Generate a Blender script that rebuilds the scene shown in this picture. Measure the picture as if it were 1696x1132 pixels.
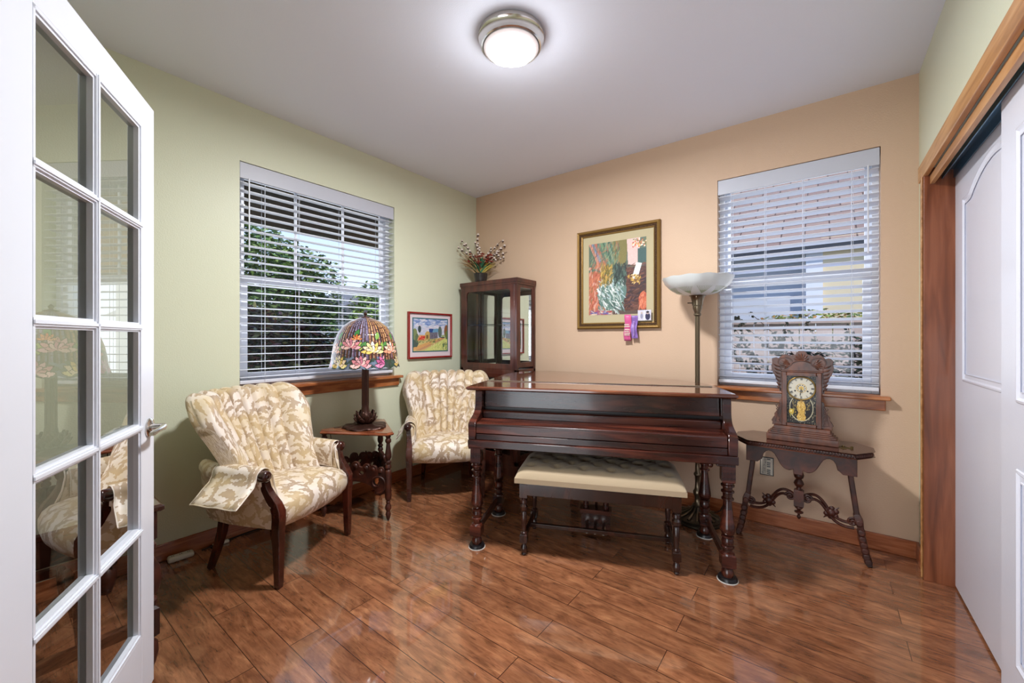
import bpy, bmesh, math, random
import numpy as np
from mathutils import Matrix, Vector

for o in list(bpy.data.objects): bpy.data.objects.remove(o)
C = bpy.context.scene.collection
S = bpy.context.scene
PI = math.pi

# ------------------------------------------------------------------ camera, world, light
CAM = Vector((2.9077, -3.1866, 1.236)); YAW = math.radians(37.34)
cd = bpy.data.cameras.new('camera'); cam = bpy.data.objects.new('camera', cd); C.objects.link(cam)
cd.sensor_width = 36; cd.lens = 36*672.62/1696; cd.shift_y = -5.4/1696; cd.clip_start = .02
cam.location = CAM; cam.rotation_euler = (PI/2, 0, YAW); S.camera = cam

S.view_settings.view_transform = 'Standard'; S.view_settings.look = 'None'
S.view_settings.gamma = 1; S.view_settings.use_curve_mapping = False
S.view_settings.exposure = 0.02
S.cycles.max_bounces = 10; S.cycles.diffuse_bounces = 5; S.cycles.glossy_bounces = 5
S.cycles.transparent_max_bounces = 24; S.cycles.transmission_bounces = 6
S.cycles.caustics_reflective = False; S.cycles.caustics_refractive = False
S.cycles.use_denoising = True; S.cycles.sample_clamp_indirect = 6

w = bpy.data.worlds.new('sky'); S.world = w; w.use_nodes = True
nt = w.node_tree; nt.nodes.clear()
wo = nt.nodes.new('ShaderNodeOutputWorld'); bg = nt.nodes.new('ShaderNodeBackground')
tcw = nt.nodes.new('ShaderNodeTexCoord'); sep = nt.nodes.new('ShaderNodeSeparateXYZ'); rmp = nt.nodes.new('ShaderNodeValToRGB')
nt.links.new(tcw.outputs['Generated'], sep.inputs[0]); nt.links.new(sep.outputs['Z'], rmp.inputs[0])
rmp.color_ramp.elements[0].position = 0.0; rmp.color_ramp.elements[0].color = (.75, .85, 1, 1)
rmp.color_ramp.elements[1].position = .5; rmp.color_ramp.elements[1].color = (.20, .42, .95, 1)
nt.links.new(rmp.outputs[0], bg.inputs[0]); bg.inputs[1].default_value = 1.5
nt.links.new(bg.outputs[0], wo.inputs[0])

def lamp(name, kind, loc, rot, energy, color=(1, 1, 1), size=.2, size_y=None, angle=None):
    l = bpy.data.lights.new(name, kind); l.energy = energy; l.color = color
    if kind == 'AREA':
        l.size = size
        if size_y: l.shape = 'RECTANGLE'; l.size_y = size_y
        else: l.shape = 'DISK'
    if angle: l.angle = angle
    o = bpy.data.objects.new(name, l); o.location = loc; o.rotation_euler = rot; C.objects.link(o); return o
lamp('sun', 'SUN', (0, 0, 8), Vector((-.45, .85, -.9)).to_track_quat('-Z', 'Y').to_euler(), 3.0, (1, .95, .86), angle=.01)
# ceiling fitting (lit disc); fill lights added in the unseen hall behind the camera
lamp('ceiling_lamp_glow', 'AREA', (1.70, -1.61, 2.628), (0, 0, 0), 74, (.97, .98, 1), .25)
lamp('ceiling_lamp_dome_glow', 'POINT', (1.70, -1.61, 2.50), (0, 0, 0), 5, (.95, .97, 1)).data.shadow_soft_size = .09
lamp('hall_fill_glow', 'AREA', (2.5, -4.6, 2.62), (0, 0, 0), 24, (.93, .97, 1), .5)  # added overhead fill for the unseen hall
lamp('hall_fill_light', 'AREA', (2.35, -5.88, 1.05), (PI/2+.35, 0, 0), 100, (.84, .92, 1), 2.4, 1.9)  # added fill, tilted up to brighten the room's ceiling
# daylight arriving through the two windows
lamp('window_daylight', 'AREA', (-.20, -1.615, 1.65), (0, -PI/2, 0), 9, (.9, .95, 1), 1.3, 1.1)
lamp('window_daylight', 'AREA', (2.75, .20, 1.65), (-PI/2, 0, 0), 4, (.9, .95, 1), .82, 1.3)

# ------------------------------------------------------------------ materials
def lin(c):
    if isinstance(c, str): c = [int(c[i:i+2], 16)/255 for i in (0, 2, 4)]
    return tuple((v/12.92 if v <= .04045 else ((v+.055)/1.055)**2.4) for v in c)
def mat(name, color, rough=.5, metal=0, spec=.5, coat=0, bump=0, bscale=80, trans=0, ior=1.45, emit=None, estr=0, sheen=0):
    m = bpy.data.materials.new(name); m.use_nodes = True; n = m.node_tree; b = n.nodes['Principled BSDF']
    c = lin(color); b.inputs['Base Color'].default_value = (*c, 1); b.inputs['Roughness'].default_value = rough
    b.inputs['Metallic'].default_value = metal; b.inputs['Specular IOR Level'].default_value = spec
    b.inputs['Coat Weight'].default_value = coat; b.inputs['Coat Roughness'].default_value = .08
    b.inputs['Transmission Weight'].default_value = trans; b.inputs['IOR'].default_value = ior
    if sheen: b.inputs['Sheen Weight'].default_value = sheen
    if emit: b.inputs['Emission Color'].default_value = (*lin(emit), 1); b.inputs['Emission Strength'].default_value = estr
    if bump:
        tc = n.nodes.new('ShaderNodeTexCoord'); t = n.nodes.new('ShaderNodeTexNoise'); t.inputs['Scale'].default_value = bscale
        t.inputs['Detail'].default_value = 3
        bp = n.nodes.new('ShaderNodeBump'); bp.inputs['Strength'].default_value = bump; bp.inputs['Distance'].default_value = .004
        n.links.new(tc.outputs['Object'], t.inputs['Vector']); n.links.new(t.outputs[0], bp.inputs['Height']); n.links.new(bp.outputs[0], b.inputs['Normal'])
    return m
def ramp(n, pts, interp='LINEAR'):
    r = n.nodes.new('ShaderNodeValToRGB'); r.color_ramp.interpolation = interp; e = r.color_ramp.elements
    while len(e) < len(pts): e.new(.5)
    for i, (p, c) in enumerate(pts): e[i].position = p; e[i].color = (*lin(c), 1) if not isinstance(c, float) else (c, c, c, 1)
    return r
def wood(name, c0, c1, c2, rough=.3, scale=(1, 12, 12), ns=3, coat=.3, bump=.05):
    m = mat(name, c1, rough, coat=coat); n = m.node_tree; b = n.nodes['Principled BSDF']
    tc = n.nodes.new('ShaderNodeTexCoord'); mp = n.nodes.new('ShaderNodeMapping'); mp.inputs['Scale'].default_value = scale
    t = n.nodes.new('ShaderNodeTexNoise'); t.inputs['Scale'].default_value = ns; t.inputs['Detail'].default_value = 6; t.inputs['Distortion'].default_value = .6
    r = ramp(n, [(.3, c0), (.5, c1), (.72, c2)])
    n.links.new(tc.outputs['Object'], mp.inputs[0]); n.links.new(mp.outputs[0], t.inputs[0]); n.links.new(t.outputs[0], r.inputs[0]); n.links.new(r.outputs[0], b.inputs['Base Color'])
    bp = n.nodes.new('ShaderNodeBump'); bp.inputs['Strength'].default_value = bump; bp.inputs['Distance'].default_value = .003
    n.links.new(t.outputs[0], bp.inputs['Height']); n.links.new(bp.outputs[0], b.inputs['Normal'])
    return m
def attr_mat(name, rough=.6, coat=0, bump=0, spec=.5):
    m = mat(name, 'ffffff', rough, coat=coat, spec=spec, bump=bump, bscale=300); n = m.node_tree
    a = n.nodes.new('ShaderNodeAttribute'); a.attribute_name = 'pigment'
    n.links.new(a.outputs['Color'], n.nodes['Principled BSDF'].inputs['Base Color']); return m
def glass(name, ior=1.5, tint=(1, 1, 1), rough=0.0):
    m = bpy.data.materials.new(name); m.use_nodes = True; n = m.node_tree; n.nodes.clear()
    o = n.nodes.new('ShaderNodeOutputMaterial'); mx = n.nodes.new('ShaderNodeMixShader'); tr = n.nodes.new('ShaderNodeBsdfTransparent')
    g = n.nodes.new('ShaderNodeBsdfGlossy'); fr = n.nodes.new('ShaderNodeFresnel'); fr.inputs[0].default_value = ior
    tr.inputs[0].default_value = (*tint, 1); g.inputs['Roughness'].default_value = rough
    n.links.new(fr.outputs[0], mx.inputs[0]); n.links.new(tr.outputs[0], mx.inputs[1]); n.links.new(g.outputs[0], mx.inputs[2]); n.links.new(mx.outputs[0], o.inputs[0])
    return m

MT = {}
MT['green'] = mat('sage_green_paint', 'd6d9c0', .42, spec=.35, bump=.25, bscale=140)
MT['peach'] = mat('peach_paint', 'cdb096', .5, spec=.3, bump=.25, bscale=140)
MT['ceiling'] = mat('ceiling_paint', 'e2e6f2', .8, spec=.1, bump=.2, bscale=200)
MT['hall'] = mat('hall_paint', 'cfcabd', .7)
MT['white'] = mat('white_trim_paint', 'dfe3ec', .3, spec=.5)
MT['doorwhite'] = mat('closet_door_paint', 'dfe2ee', .22, spec=.5, bump=.08, bscale=300)
MT['vinyl'] = mat('window_vinyl', 'e8ebf2', .35)
MT['valance'] = mat('blind_valance', 'c0c3ce', .4)
MT['slat'] = mat('blind_slat', 'd8dce6', .35)
MT['trim'] = wood('cherry_trim', '7a4020', 'a05e34', 'bb7a48', .32, (3, 3, 18), 2, .3)
MT['trimh'] = wood('fir_header', '9a6a3c', 'b98550', 'cfa06c', .35, (18, 1.5, 18), 2, .2)
MT['jamb'] = wood('cherry_jamb', '5e3019', '7a4226', '915638', .35, (14, 14, 1), 2, .2)
MT['base'] = wood('cherry_baseboard', '82421f', 'a05a34', 'b47048', .3, (2, 2, 20), 3, .3)
MT['piano'] = wood('mahogany', '1c0a08', '371710', '5e2c1e', .24, (1.2, 9, 9), 2.2, .25, .03)
MT['piano_top'] = wood('mahogany_lid', '3c1d12', '5c301e', '7a472c', .12, (1.2, 9, 9), 2, .7, .02)
MT['darkwood'] = wood('dark_walnut', '160a08', '2a140e', '402016', .25, (6, 6, 1.5), 3, .4)
MT['chairwood'] = wood('mahogany_leg', '24100c', '3c1810', '552418', .25, (6, 6, 1.5), 3, .5)
MT['carved'] = wood('carved_dark_wood', '240f09', '3c1a10', '562a1a', .45, (4, 4, 4), 4, .0)
MT['tabletop'] = wood('reddish_table_top', '6a3420', '8a4c30', '9f6242', .22, (2, 8, 2), 3, .5)
MT['ctop'] = wood('console_top', '2c1610', '46251a', '5d3526', .2, (2, 9, 2), 3, .6)
MT['cab'] = wood('cabinet_cherry', '2f1410', '4b231a', '5e3022', .28, (5, 5, 1.2), 3, .4)
MT['clock'] = wood('clock_oak', '351a0e', '552c19', '713e24', .42, (5, 5, 2), 5, .15, .2)
MT['iron'] = mat('bronze_patina', '4a3028', .35, .6, bump=.6, bscale=90)
MT['brass'] = mat('antique_brass', '6f6250', .3, .9, bump=.1, bscale=30)
MT['brassdark'] = mat('dark_cast_brass', '3c342a', .38, .75, bump=.3, bscale=60)
MT['nickel'] = mat('satin_nickel', 'd0ccc6', .18, 1)
MT['gold'] = mat('gilt', '8c6c38', .4, .5, bump=.25, bscale=120)
MT['golddark'] = mat('dark_gilt_carving', '4e3418', .5, .3, bump=1, bscale=160)
MT['brightbrass'] = mat('bright_brass', '9c8048', .35, .7)
MT['black'] = mat('black_enamel', '141214', .3)
MT['blackcord'] = mat('cord', '17110f', .5)
MT['plastic'] = mat('white_plastic', 'd9d2c2', .35)
MT['felt'] = mat('felt_white', 'c9c6c0', .7)
MT['redframe'] = mat('red_lacquer', '8c1f1c', .25, coat=.4)
MT['matboard'] = mat('mat_board', 'b7ab8a', .8)
MT['pinkmat'] = mat('pale_pink_mat', 'dccdd2', .8)
MT['tealmat'] = mat('teal_mat', '2d6670', .7)
MT['paint_attr'] = attr_mat('painted_picture', .55, coat=.15)
MT['shade_attr'] = attr_mat('leaded_glass', .22, coat=.5)
MT['glass'] = glass('pane_glass', 1.45)
MT['doorglass'] = glass('door_glass', 3.0, (.78, .80, .78))
MT['shelfglass'] = glass('shelf_glass', 1.5, (.86, .93, .9))
MT['mirror'] = mat('mirror', 'e8ecea', .01, 1)
MT['bowlglass'] = mat('frosted_bowl_glass', 'eef6f6', .3, trans=.25, coat=.3)
MT['bowlcut'] = mat('etched_leaf', 'a9b79a', .5)
MT['diffuser'] = mat('lamp_diffuser', 'ffffff', .5, emit='fffaf2', estr=6)
MT['diffuser_rim'] = mat('lamp_inner_rim', 'e6dcdc', .4)
MT['steel'] = mat('track_steel', '5a86a0', .3, .7)
MT['button'] = mat('button_suede', '7a6650', .6)
MT['suede'] = mat('beige_suede', 'ab987c', .8, sheen=.2, bump=.1, bscale=200)

def brocade(name, seat):
    m = mat(name, 'd9c5a4', .5, sheen=.15); n = m.node_tree; b = n.nodes['Principled BSDF']; L = n.links.new
    def M_(op, a, c=None):
        q = n.nodes.new('ShaderNodeMath'); q.operation = op
        for k, v in enumerate((a, c)):
            if v is None: continue
            if isinstance(v, (int, float)): q.inputs[k].default_value = v
            else: L(v, q.inputs[k])
        return q.outputs[0]
    tc = n.nodes.new('ShaderNodeTexCoord'); cb_ = n.nodes.new('ShaderNodeVectorMath'); at_ = n.nodes.new('ShaderNodeAttribute'); at_.attribute_name = 'weave'
    cb_.operation = 'SCALE'; cb_.inputs['Scale'].default_value = 1.0; L(at_.outputs['Vector'], cb_.inputs[0])
    ns = n.nodes.new('ShaderNodeTexNoise'); ns.inputs['Scale'].default_value = 9; ns.inputs['Detail'].default_value = 1; L(cb_.outputs[0], ns.inputs[0])
    wp = n.nodes.new('ShaderNodeVectorMath'); wp.operation = 'MULTIPLY_ADD'; wp.inputs[1].default_value = (.02, .02, 0); L(ns.outputs['Color'], wp.inputs[0]); L(cb_.outputs[0], wp.inputs[2])
    total = None
    for k, (sc, off) in enumerate(((9.5, 0), (10.5, 3.3), (12, 7.1), (13, 12.9))):
        mp = n.nodes.new('ShaderNodeMapping'); mp.inputs['Location'].default_value = (off, off*.7, 0); mp.inputs['Scale'].default_value = (sc, sc, 1); L(wp.outputs[0], mp.inputs[0])
        v = n.nodes.new('ShaderNodeTexVoronoi'); v.voronoi_dimensions = '2D'; v.inputs['Scale'].default_value = 1; v.inputs['Randomness'].default_value = .7; L(mp.outputs[0], v.inputs['Vector'])
        d = n.nodes.new('ShaderNodeVectorMath'); d.operation = 'SUBTRACT'; L(mp.outputs[0], d.inputs[0]); L(v.outputs['Position'], d.inputs[1])
        sc_ = n.nodes.new('ShaderNodeSeparateColor'); L(v.outputs['Color'], sc_.inputs[0])
        ro = n.nodes.new('ShaderNodeVectorRotate'); ro.rotation_type = 'Z_AXIS'; L(d.outputs[0], ro.inputs['Vector']); L(M_('MULTIPLY', sc_.outputs[0], 6.28), ro.inputs['Angle'])
        s2 = n.nodes.new('ShaderNodeSeparateXYZ'); L(ro.outputs[0], s2.inputs[0])
        ax = M_('MULTIPLY', s2.outputs[0], 1.75); bend = M_('MULTIPLY', M_('MULTIPLY', ax, ax), .16)
        ay = M_('MULTIPLY', M_('ABSOLUTE', M_('SUBTRACT', s2.outputs[1], bend)), 6.4)
        lobe = M_('MULTIPLY', M_('ABSOLUTE', M_('SINE', M_('MULTIPLY', s2.outputs[0], 15))), .34)
        f = M_('SUBTRACT', M_('SUBTRACT', M_('SUBTRACT', 1, M_('MULTIPLY', ax, ax)), ay), lobe)
        mr = n.nodes.new('ShaderNodeMapRange'); mr.inputs['From Min'].default_value = -.03; mr.inputs['From Max'].default_value = .06; L(f, mr.inputs[0])
        total = mr.outputs[0] if total is None else M_('MAXIMUM', total, mr.outputs[0])
    n2 = n.nodes.new('ShaderNodeTexNoise'); n2.inputs['Scale'].default_value = 7; L(tc.outputs['Object'], n2.inputs[0])
    rc = ramp(n, [(.40, 'e3d7cb'), (.62, 'd8c6a8')]); L(n2.outputs[0], rc.inputs[0])
    rl = ramp(n, [(.4, 'a88f74'), (.6, 'c0a67c')]); L(n2.outputs[0], rl.inputs[0])
    mx = n.nodes.new('ShaderNodeMix'); mx.data_type = 'RGBA'; L(M_('MULTIPLY', total, .9), mx.inputs[0]); L(rc.outputs[0], mx.inputs[6]); L(rl.outputs[0], mx.inputs[7]); L(mx.outputs[2], b.inputs['Base Color'])
    bp = n.nodes.new('ShaderNodeBump'); bp.inputs['Strength'].default_value = .2; bp.inputs['Distance'].default_value = .002; L(total, bp.inputs['Height']); L(bp.outputs[0], b.inputs['Normal'])
    return m
MT['brocade'] = brocade('cream_leaf_brocade', False); MT['brocade_seat'] = brocade('cream_leaf_brocade_seat', True)

def floor_mat():
    m = mat('laminate_planks', '8a4a2c', .16, coat=1); n = m.node_tree; b = n.nodes['Principled BSDF']
    tc = n.nodes.new('ShaderNodeTexCoord'); 
    br = n.nodes.new('ShaderNodeTexBrick'); br.offset = .37; br.inputs['Scale'].default_value = 1
    br.inputs['Brick Width'].default_value = 1.21; br.inputs['Row Height'].default_value = .128; br.inputs['Mortar Size'].default_value = .0016; br.inputs['Mortar Smooth'].default_value = .3
    br.inputs['Color1'].default_value = (0, 0, 0, 1); br.inputs['Color2'].default_value = (1, 1, 1, 1); br.inputs['Mortar'].default_value = (.5, .5, .5, 1)
    n.links.new(tc.outputs['Object'], br.inputs['Vector'])
    # each plank shifts its own grain
    ad = n.nodes.new('ShaderNodeVectorMath'); ad.operation = 'MULTIPLY_ADD'; ad.inputs[1].default_value = (7, 3, 5)
    n.links.new(br.outputs['Color'], ad.inputs[0]); n.links.new(tc.outputs['Object'], ad.inputs[2])
    mp = n.nodes.new('ShaderNodeMapping'); mp.inputs['Scale'].default_value = (1.6, 9, 1); n.links.new(ad.outputs[0], mp.inputs[0])
    t1 = n.nodes.new('ShaderNodeTexNoise'); t1.inputs['Scale'].default_value = 2.2; t1.inputs['Detail'].default_value = 8; t1.inputs['Roughness'].default_value = .7; t1.inputs['Distortion'].default_value = 1.4
    n.links.new(mp.outputs[0], t1.inputs[0])
    mp2 = n.nodes.new('ShaderNodeMapping'); mp2.inputs['Scale'].default_value = (3, 6, 1); n.links.new(ad.outputs[0], mp2.inputs[0])
    t2 = n.nodes.new('ShaderNodeTexNoise'); t2.inputs['Scale'].default_value = 2.6; t2.inputs['Detail'].default_value = 7; t2.inputs['Distortion'].default_value = .8; n.links.new(mp2.outputs[0], t2.inputs[0])
    r1 = ramp(n, [(.26, '3a2116'), (.42, '663e29'), (.56, '88573a'), (.75, 'b5835c')])
    n.links.new(t1.outputs[0], r1.inputs[0])
    r2 = ramp(n, [(.30, '56351f'), (.5, '855438'), (.68, 'a8734f')]); n.links.new(t2.outputs[0], r2.inputs[0])
    mx = n.nodes.new('ShaderNodeMix'); mx.data_type = 'RGBA'; mx.inputs[0].default_value = .45
    n.links.new(r1.outputs[0], mx.inputs[6]); n.links.new(r2.outputs[0], mx.inputs[7])
    mp3 = n.nodes.new('ShaderNodeMapping'); mp3.inputs['Scale'].default_value = (9, 75, 1); n.links.new(ad.outputs[0], mp3.inputs[0])
    t3 = n.nodes.new('ShaderNodeTexNoise'); t3.inputs['Scale'].default_value = 1.6; t3.inputs['Detail'].default_value = 5; t3.inputs['Distortion'].default_value = 1.0; n.links.new(mp3.outputs[0], t3.inputs[0])
    r3 = ramp(n, [(.30, .45), (.44, .92), (.70, 1.0)]); n.links.new(t3.outputs[0], r3.inputs[0])
    mg = n.nodes.new('ShaderNodeMix'); mg.data_type = 'RGBA'; mg.blend_type = 'MULTIPLY'; mg.inputs[0].default_value = .75; n.links.new(mx.outputs[2], mg.inputs[6]); n.links.new(r3.outputs[0], mg.inputs[7]); mx = mg
    hs = n.nodes.new('ShaderNodeHueSaturation'); n.links.new(mx.outputs[2], hs.inputs['Color'])
    vr = n.nodes.new('ShaderNodeMapRange'); vr.inputs['To Min'].default_value = .98; vr.inputs['To Max'].default_value = 1.28
    n.links.new(br.outputs['Color'], vr.inputs[0]); n.links.new(vr.outputs[0], hs.inputs['Value'])
    mo = n.nodes.new('ShaderNodeMix'); mo.data_type = 'RGBA'; mo.inputs[7].default_value = (*lin('2e140b'), 1)
    n.links.new(br.outputs['Fac'], mo.inputs[0]); n.links.new(hs.outputs[0], mo.inputs[6]); n.links.new(mo.outputs[2], b.inputs['Base Color'])
    bp = n.nodes.new('ShaderNodeBump'); bp.inputs['Strength'].default_value = .12; bp.inputs['Distance'].default_value = .003
    n.links.new(t1.outputs[0], bp.inputs['Height']); n.links.new(bp.outputs[0], b.inputs['Normal'])
    rr = n.nodes.new('ShaderNodeMapRange'); rr.inputs['To Min'].default_value = .12; rr.inputs['To Max'].default_value = .30; b.inputs['Coat IOR'].default_value = 1.6; b.inputs['Coat Roughness'].default_value = .045
    n.links.new(t2.outputs[0], rr.inputs[0]); n.links.new(rr.outputs[0], b.inputs['Roughness'])
    return m
MT['floor'] = floor_mat()

# ------------------------------------------------------------------ mesh helpers
class MB:
    def __init__(s): s.w = {}; s.v = []; s.f = []; s.m = Matrix.Identity(4); s.mi = []; s.cur = 0
    def add(s, V, F):
        o = len(s.v); s.v += [tuple(s.m @ Vector(p)) for p in V]; s.f += [tuple(i+o for i in f) for f in F]; s.mi += [s.cur]*len(F); return s
    def box(s, x0, x1, y0, y1, z0, z1):
        V = [(x, y, z) for z in (z0, z1) for y in (y0, y1) for x in (x0, x1)]
        return s.add(V, [(0, 2, 3, 1), (4, 5, 7, 6), (0, 1, 5, 4), (2, 6, 7, 3), (0, 4, 6, 2), (1, 3, 7, 5)])
    def loft(s, rings, cap=True, closed=True, loop=False, weave=0):
        n = len(rings[0]); V = [p for r in rings for p in r]; F = []
        R = len(rings); m = n if closed else n-1
        for i in range(R if loop else R-1):
            for j in range(m):
                a = i*n+j; b = i*n+(j+1) % n; i2 = (i+1) % R
                F.append((a, b, i2*n+(j+1) % n, i2*n+j))
        if cap and closed and not loop: F += [tuple(reversed(range(n))), tuple(range((R-1)*n, R*n))]
        if weave:
            A = np.array(rings, float); du = np.linalg.norm(np.diff(A, axis=1), axis=2).mean(0); dv = np.linalg.norm(np.diff(A, axis=0), axis=2).mean(1)
            cu = np.concatenate([[0], np.cumsum(du)]); cv = np.concatenate([[0], np.cumsum(dv)]); o = len(s.v)
            for i in range(R):
                for j in range(n): s.w[o+i*n+j] = (cu[j]+weave, cv[i], 0)
        return s.add(V, F)
    def lathe(s, prof, c=(0, 0), seg=24, sq=1):
        rings = [[(c[0]+max(r, 1e-4)*math.cos(2*PI*k/seg), c[1]+sq*max(r, 1e-4)*math.sin(2*PI*k/seg), z) for k in range(seg)] for r, z in prof]
        return s.loft(rings)
    def tube(s, path, r, seg=10, loop=False, sx=1, sy=1, up=None):
        P = [Vector(p) for p in path]; n = len(P); rs = r if isinstance(r, (list, tuple)) else [r]*n
        rings = []; nrm = None
        for i in range(n):
            a = P[i-1] if (i > 0 or loop) else P[i]; b = P[(i+1) % n] if (i < n-1 or loop) else P[i]
            t = (b-a).normalized()
            if up is not None: nrm = Vector(up)
            elif nrm is None: nrm = Vector((0, 0, 1)) if abs(t.z) < .9 else Vector((1, 0, 0))
            nrm = (nrm-t*nrm.dot(t)).normalized(); bn = t.cross(nrm)
            rings.append([tuple(P[i]+nrm*math.cos(2*PI*k/seg)*rs[i]*sx+bn*math.sin(2*PI*k/seg)*rs[i]*sy) for k in range(seg)])
        return s.loft(rings, loop=loop)
    def bar(s, path, w, h, up=(0, 0, 1)):      # square section
        P = [Vector(p) for p in path]; n = len(P); rings = []
        W = w if isinstance(w, (list, tuple)) else [w]*n; H = h if isinstance(h, (list, tuple)) else [h]*n
        for i in range(n):
            t = (P[min(i+1, n-1)]-P[max(i-1, 0)]).normalized(); u = Vector(up); u = (u-t*u.dot(t)).normalized(); b = t.cross(u)
            rings.append([tuple(P[i]+u*a*H[i]/2+b*c*W[i]/2) for a, c in ((-1, -1), (1, -1), (1, 1), (-1, 1))])
        return s.loft(rings)
    def prism(s, poly, a, b, axis='z'):
        def q(p, h): return (p[0], p[1], h) if axis == 'z' else (p[0], h, p[1]) if axis == 'y' else (h, p[0], p[1])
        return s.loft([[q(p, a) for p in poly], [q(p, b) for p in poly]])
    def ball(s, c, r, seg=10, rings=6, sc=(1, 1, 1)):
        R = [[(c[0]+sc[0]*r*max(math.sin(PI*i/rings), 1e-3)*math.cos(2*PI*k/seg), c[1]+sc[1]*r*max(math.sin(PI*i/rings), 1e-3)*math.sin(2*PI*k/seg), c[2]-sc[2]*r*math.cos(PI*i/rings)) for k in range(seg)] for i in range(rings+1)]
        return s.loft(R)
    def build(s, name, m, parent=None, smooth=35, bevel=0, seg=2, solid=0, fix=True):
        me = bpy.data.meshes.new(name); me.from_pydata(s.v, [], s.f); me.update()
        if fix:
            b = bmesh.new(); b.from_mesh(me); bmesh.ops.recalc_face_normals(b, faces=b.faces); b.to_mesh(me); b.free()
        for k in (m if isinstance(m, (list, tuple)) else [m]): me.materials.append(MT[k] if isinstance(k, str) else k)
        if s.w:
            at = me.attributes.new('weave', 'FLOAT_VECTOR', 'POINT')
            for k_, p_ in s.w.items(): at.data[k_].vector = p_
        if any(s.mi): me.polygons.foreach_set('material_index', s.mi)
        if smooth:
            me.polygons.foreach_set('use_smooth', [True]*len(me.polygons)); me.set_sharp_from_angle(angle=math.radians(smooth))
        o = bpy.data.objects.new(name, me); C.objects.link(o)
        if parent: o.parent = parent
        if solid: d = o.modifiers.new('s', 'SOLIDIFY'); d.thickness = solid; d.offset = 0
        if bevel: d = o.modifiers.new('b', 'BEVEL'); d.width = bevel; d.segments = seg; d.limit_method = 'ANGLE'; d.angle_limit = math.radians(40)
        return o
def thing(name, label, cat, loc=(0, 0, 0), rz=0, group=None):
    o = bpy.data.objects.new(name, None); C.objects.link(o); o.location = loc; o.rotation_euler = (0, 0, rz); o.empty_display_size = .1
    return tag(o, label, cat, group)
def tag(o, label, cat, group=None):
    o['label'] = label; o['category'] = cat
    if group: o['group'] = group
    return o
def struct(o): o['kind'] = 'structure'; return o
def circ(cx, cy, r, n=16, a0=0, a1=2*PI): return [(cx+r*math.cos(a0+(a1-a0)*i/n), cy+r*math.sin(a0+(a1-a0)*i/n)) for i in range(n+(0 if abs(a1-a0-2*PI) < 1e-6 else 1))]
def panel(name, loops, thick, m, parent, plane, bevel=.003):
    """flat fretwork: closed 2D loops (holes allowed) filled and thickened; plane maps (a,b) to 3D"""
    cu = bpy.data.curves.new(name, 'CURVE'); cu.dimensions = '2D'; cu.fill_mode = 'BOTH'; cu.extrude = thick/2-bevel; cu.bevel_depth = bevel; cu.bevel_resolution = 2
    for lp in loops:
        sp = cu.splines.new('POLY'); sp.points.add(len(lp)-1); sp.use_cyclic_u = True
        for i, (a, b) in enumerate(lp): sp.points[i].co = (a, b, 0, 1)
    t = bpy.data.objects.new(name, cu); C.objects.link(t)
    me = bpy.data.meshes.new_from_object(t.evaluated_get(bpy.context.evaluated_depsgraph_get()))
    bpy.data.objects.remove(t); me.transform(plane); me.materials.clear(); me.materials.append(MT[m]); me.name = name
    me.polygons.foreach_set('use_smooth', [True]*len(me.polygons)); me.set_sharp_from_angle(angle=math.radians(35))
    o = bpy.data.objects.new(name, me); C.objects.link(o); o.parent = parent; return o
XZ = Matrix(((1, 0, 0, 0), (0, 0, -1, 0), (0, 1, 0, 0), (0, 0, 0, 1)))

# numpy painter -> one quad per cell, colour kept as a face attribute
class Paint:
    def __init__(s, w, h, col): s.a = np.zeros((h, w, 3)); s.a[:] = lin(col); s.w = w; s.h = h; s.Y, s.X = np.mgrid[0:h, 0:w]; s.X = (s.X+.5)/w; s.Y = (s.Y+.5)/h; s.rng = np.random.default_rng(5)
    def poly(s, pts, col, a=1):
        ins = np.zeros((s.h, s.w), bool); n = len(pts)
        for i in range(n):
            x1, y1 = pts[i]; x2, y2 = pts[(i+1) % n]
            if y1 == y2: continue
            c = ((s.Y >= min(y1, y2)) & (s.Y < max(y1, y2))); xi = x1+(s.Y-y1)*(x2-x1)/(y2-y1); ins ^= c & (s.X < xi)
        s.a[ins] = s.a[ins]*(1-a)+np.array(lin(col))*a
    def ell(s, cx, cy, rx, ry, col, rot=0, a=1):
        dx = s.X-cx; dy = s.Y-cy; c, k = math.cos(rot), math.sin(rot)
        m = ((dx*c+dy*k)/rx)**2+((-dx*k+dy*c)/ry)**2 < 1; s.a[m] = s.a[m]*(1-a)+np.array(lin(col))*a
    def strokes(s, n, cols, reg, ln, wd, ang, a=.6):
        for _ in range(n):
            x = s.rng.uniform(reg[0], reg[1]); y = s.rng.uniform(reg[2], reg[3])
            s.ell(x, y, ln*s.rng.uniform(.5, 1.3), wd*s.rng.uniform(.6, 1.3), cols[s.rng.integers(len(cols))], ang+s.rng.normal(0, .35), a)
    def noise(s, k): s.a *= (1+s.rng.normal(0, k, (s.h, s.w, 1)))
    def mesh(s, name, fn, m, parent):
        W, H = s.w, s.h; V = [fn(i/W, j/H) for j in range(H+1) for i in range(W+1)]
        F = [(j*(W+1)+i, j*(W+1)+i+1, (j+1)*(W+1)+i+1, (j+1)*(W+1)+i) for j in range(H) for i in range(W)]
        me = bpy.data.meshes.new(name); me.from_pydata(V, [], F); me.update()
        at = me.attributes.new('pigment', 'FLOAT_COLOR', 'FACE'); d = np.ones((W*H, 4), np.float32); d[:, :3] = np.clip(s.a, 0, 1).reshape(-1, 3); at.data.foreach_set('color', d.ravel())
        me.polygons.foreach_set('use_smooth', [True]*len(me.polygons)); me.materials.append(MT[m])
        o = bpy.data.objects.new(name, me); C.objects.link(o); o.parent = parent; return o

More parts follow.
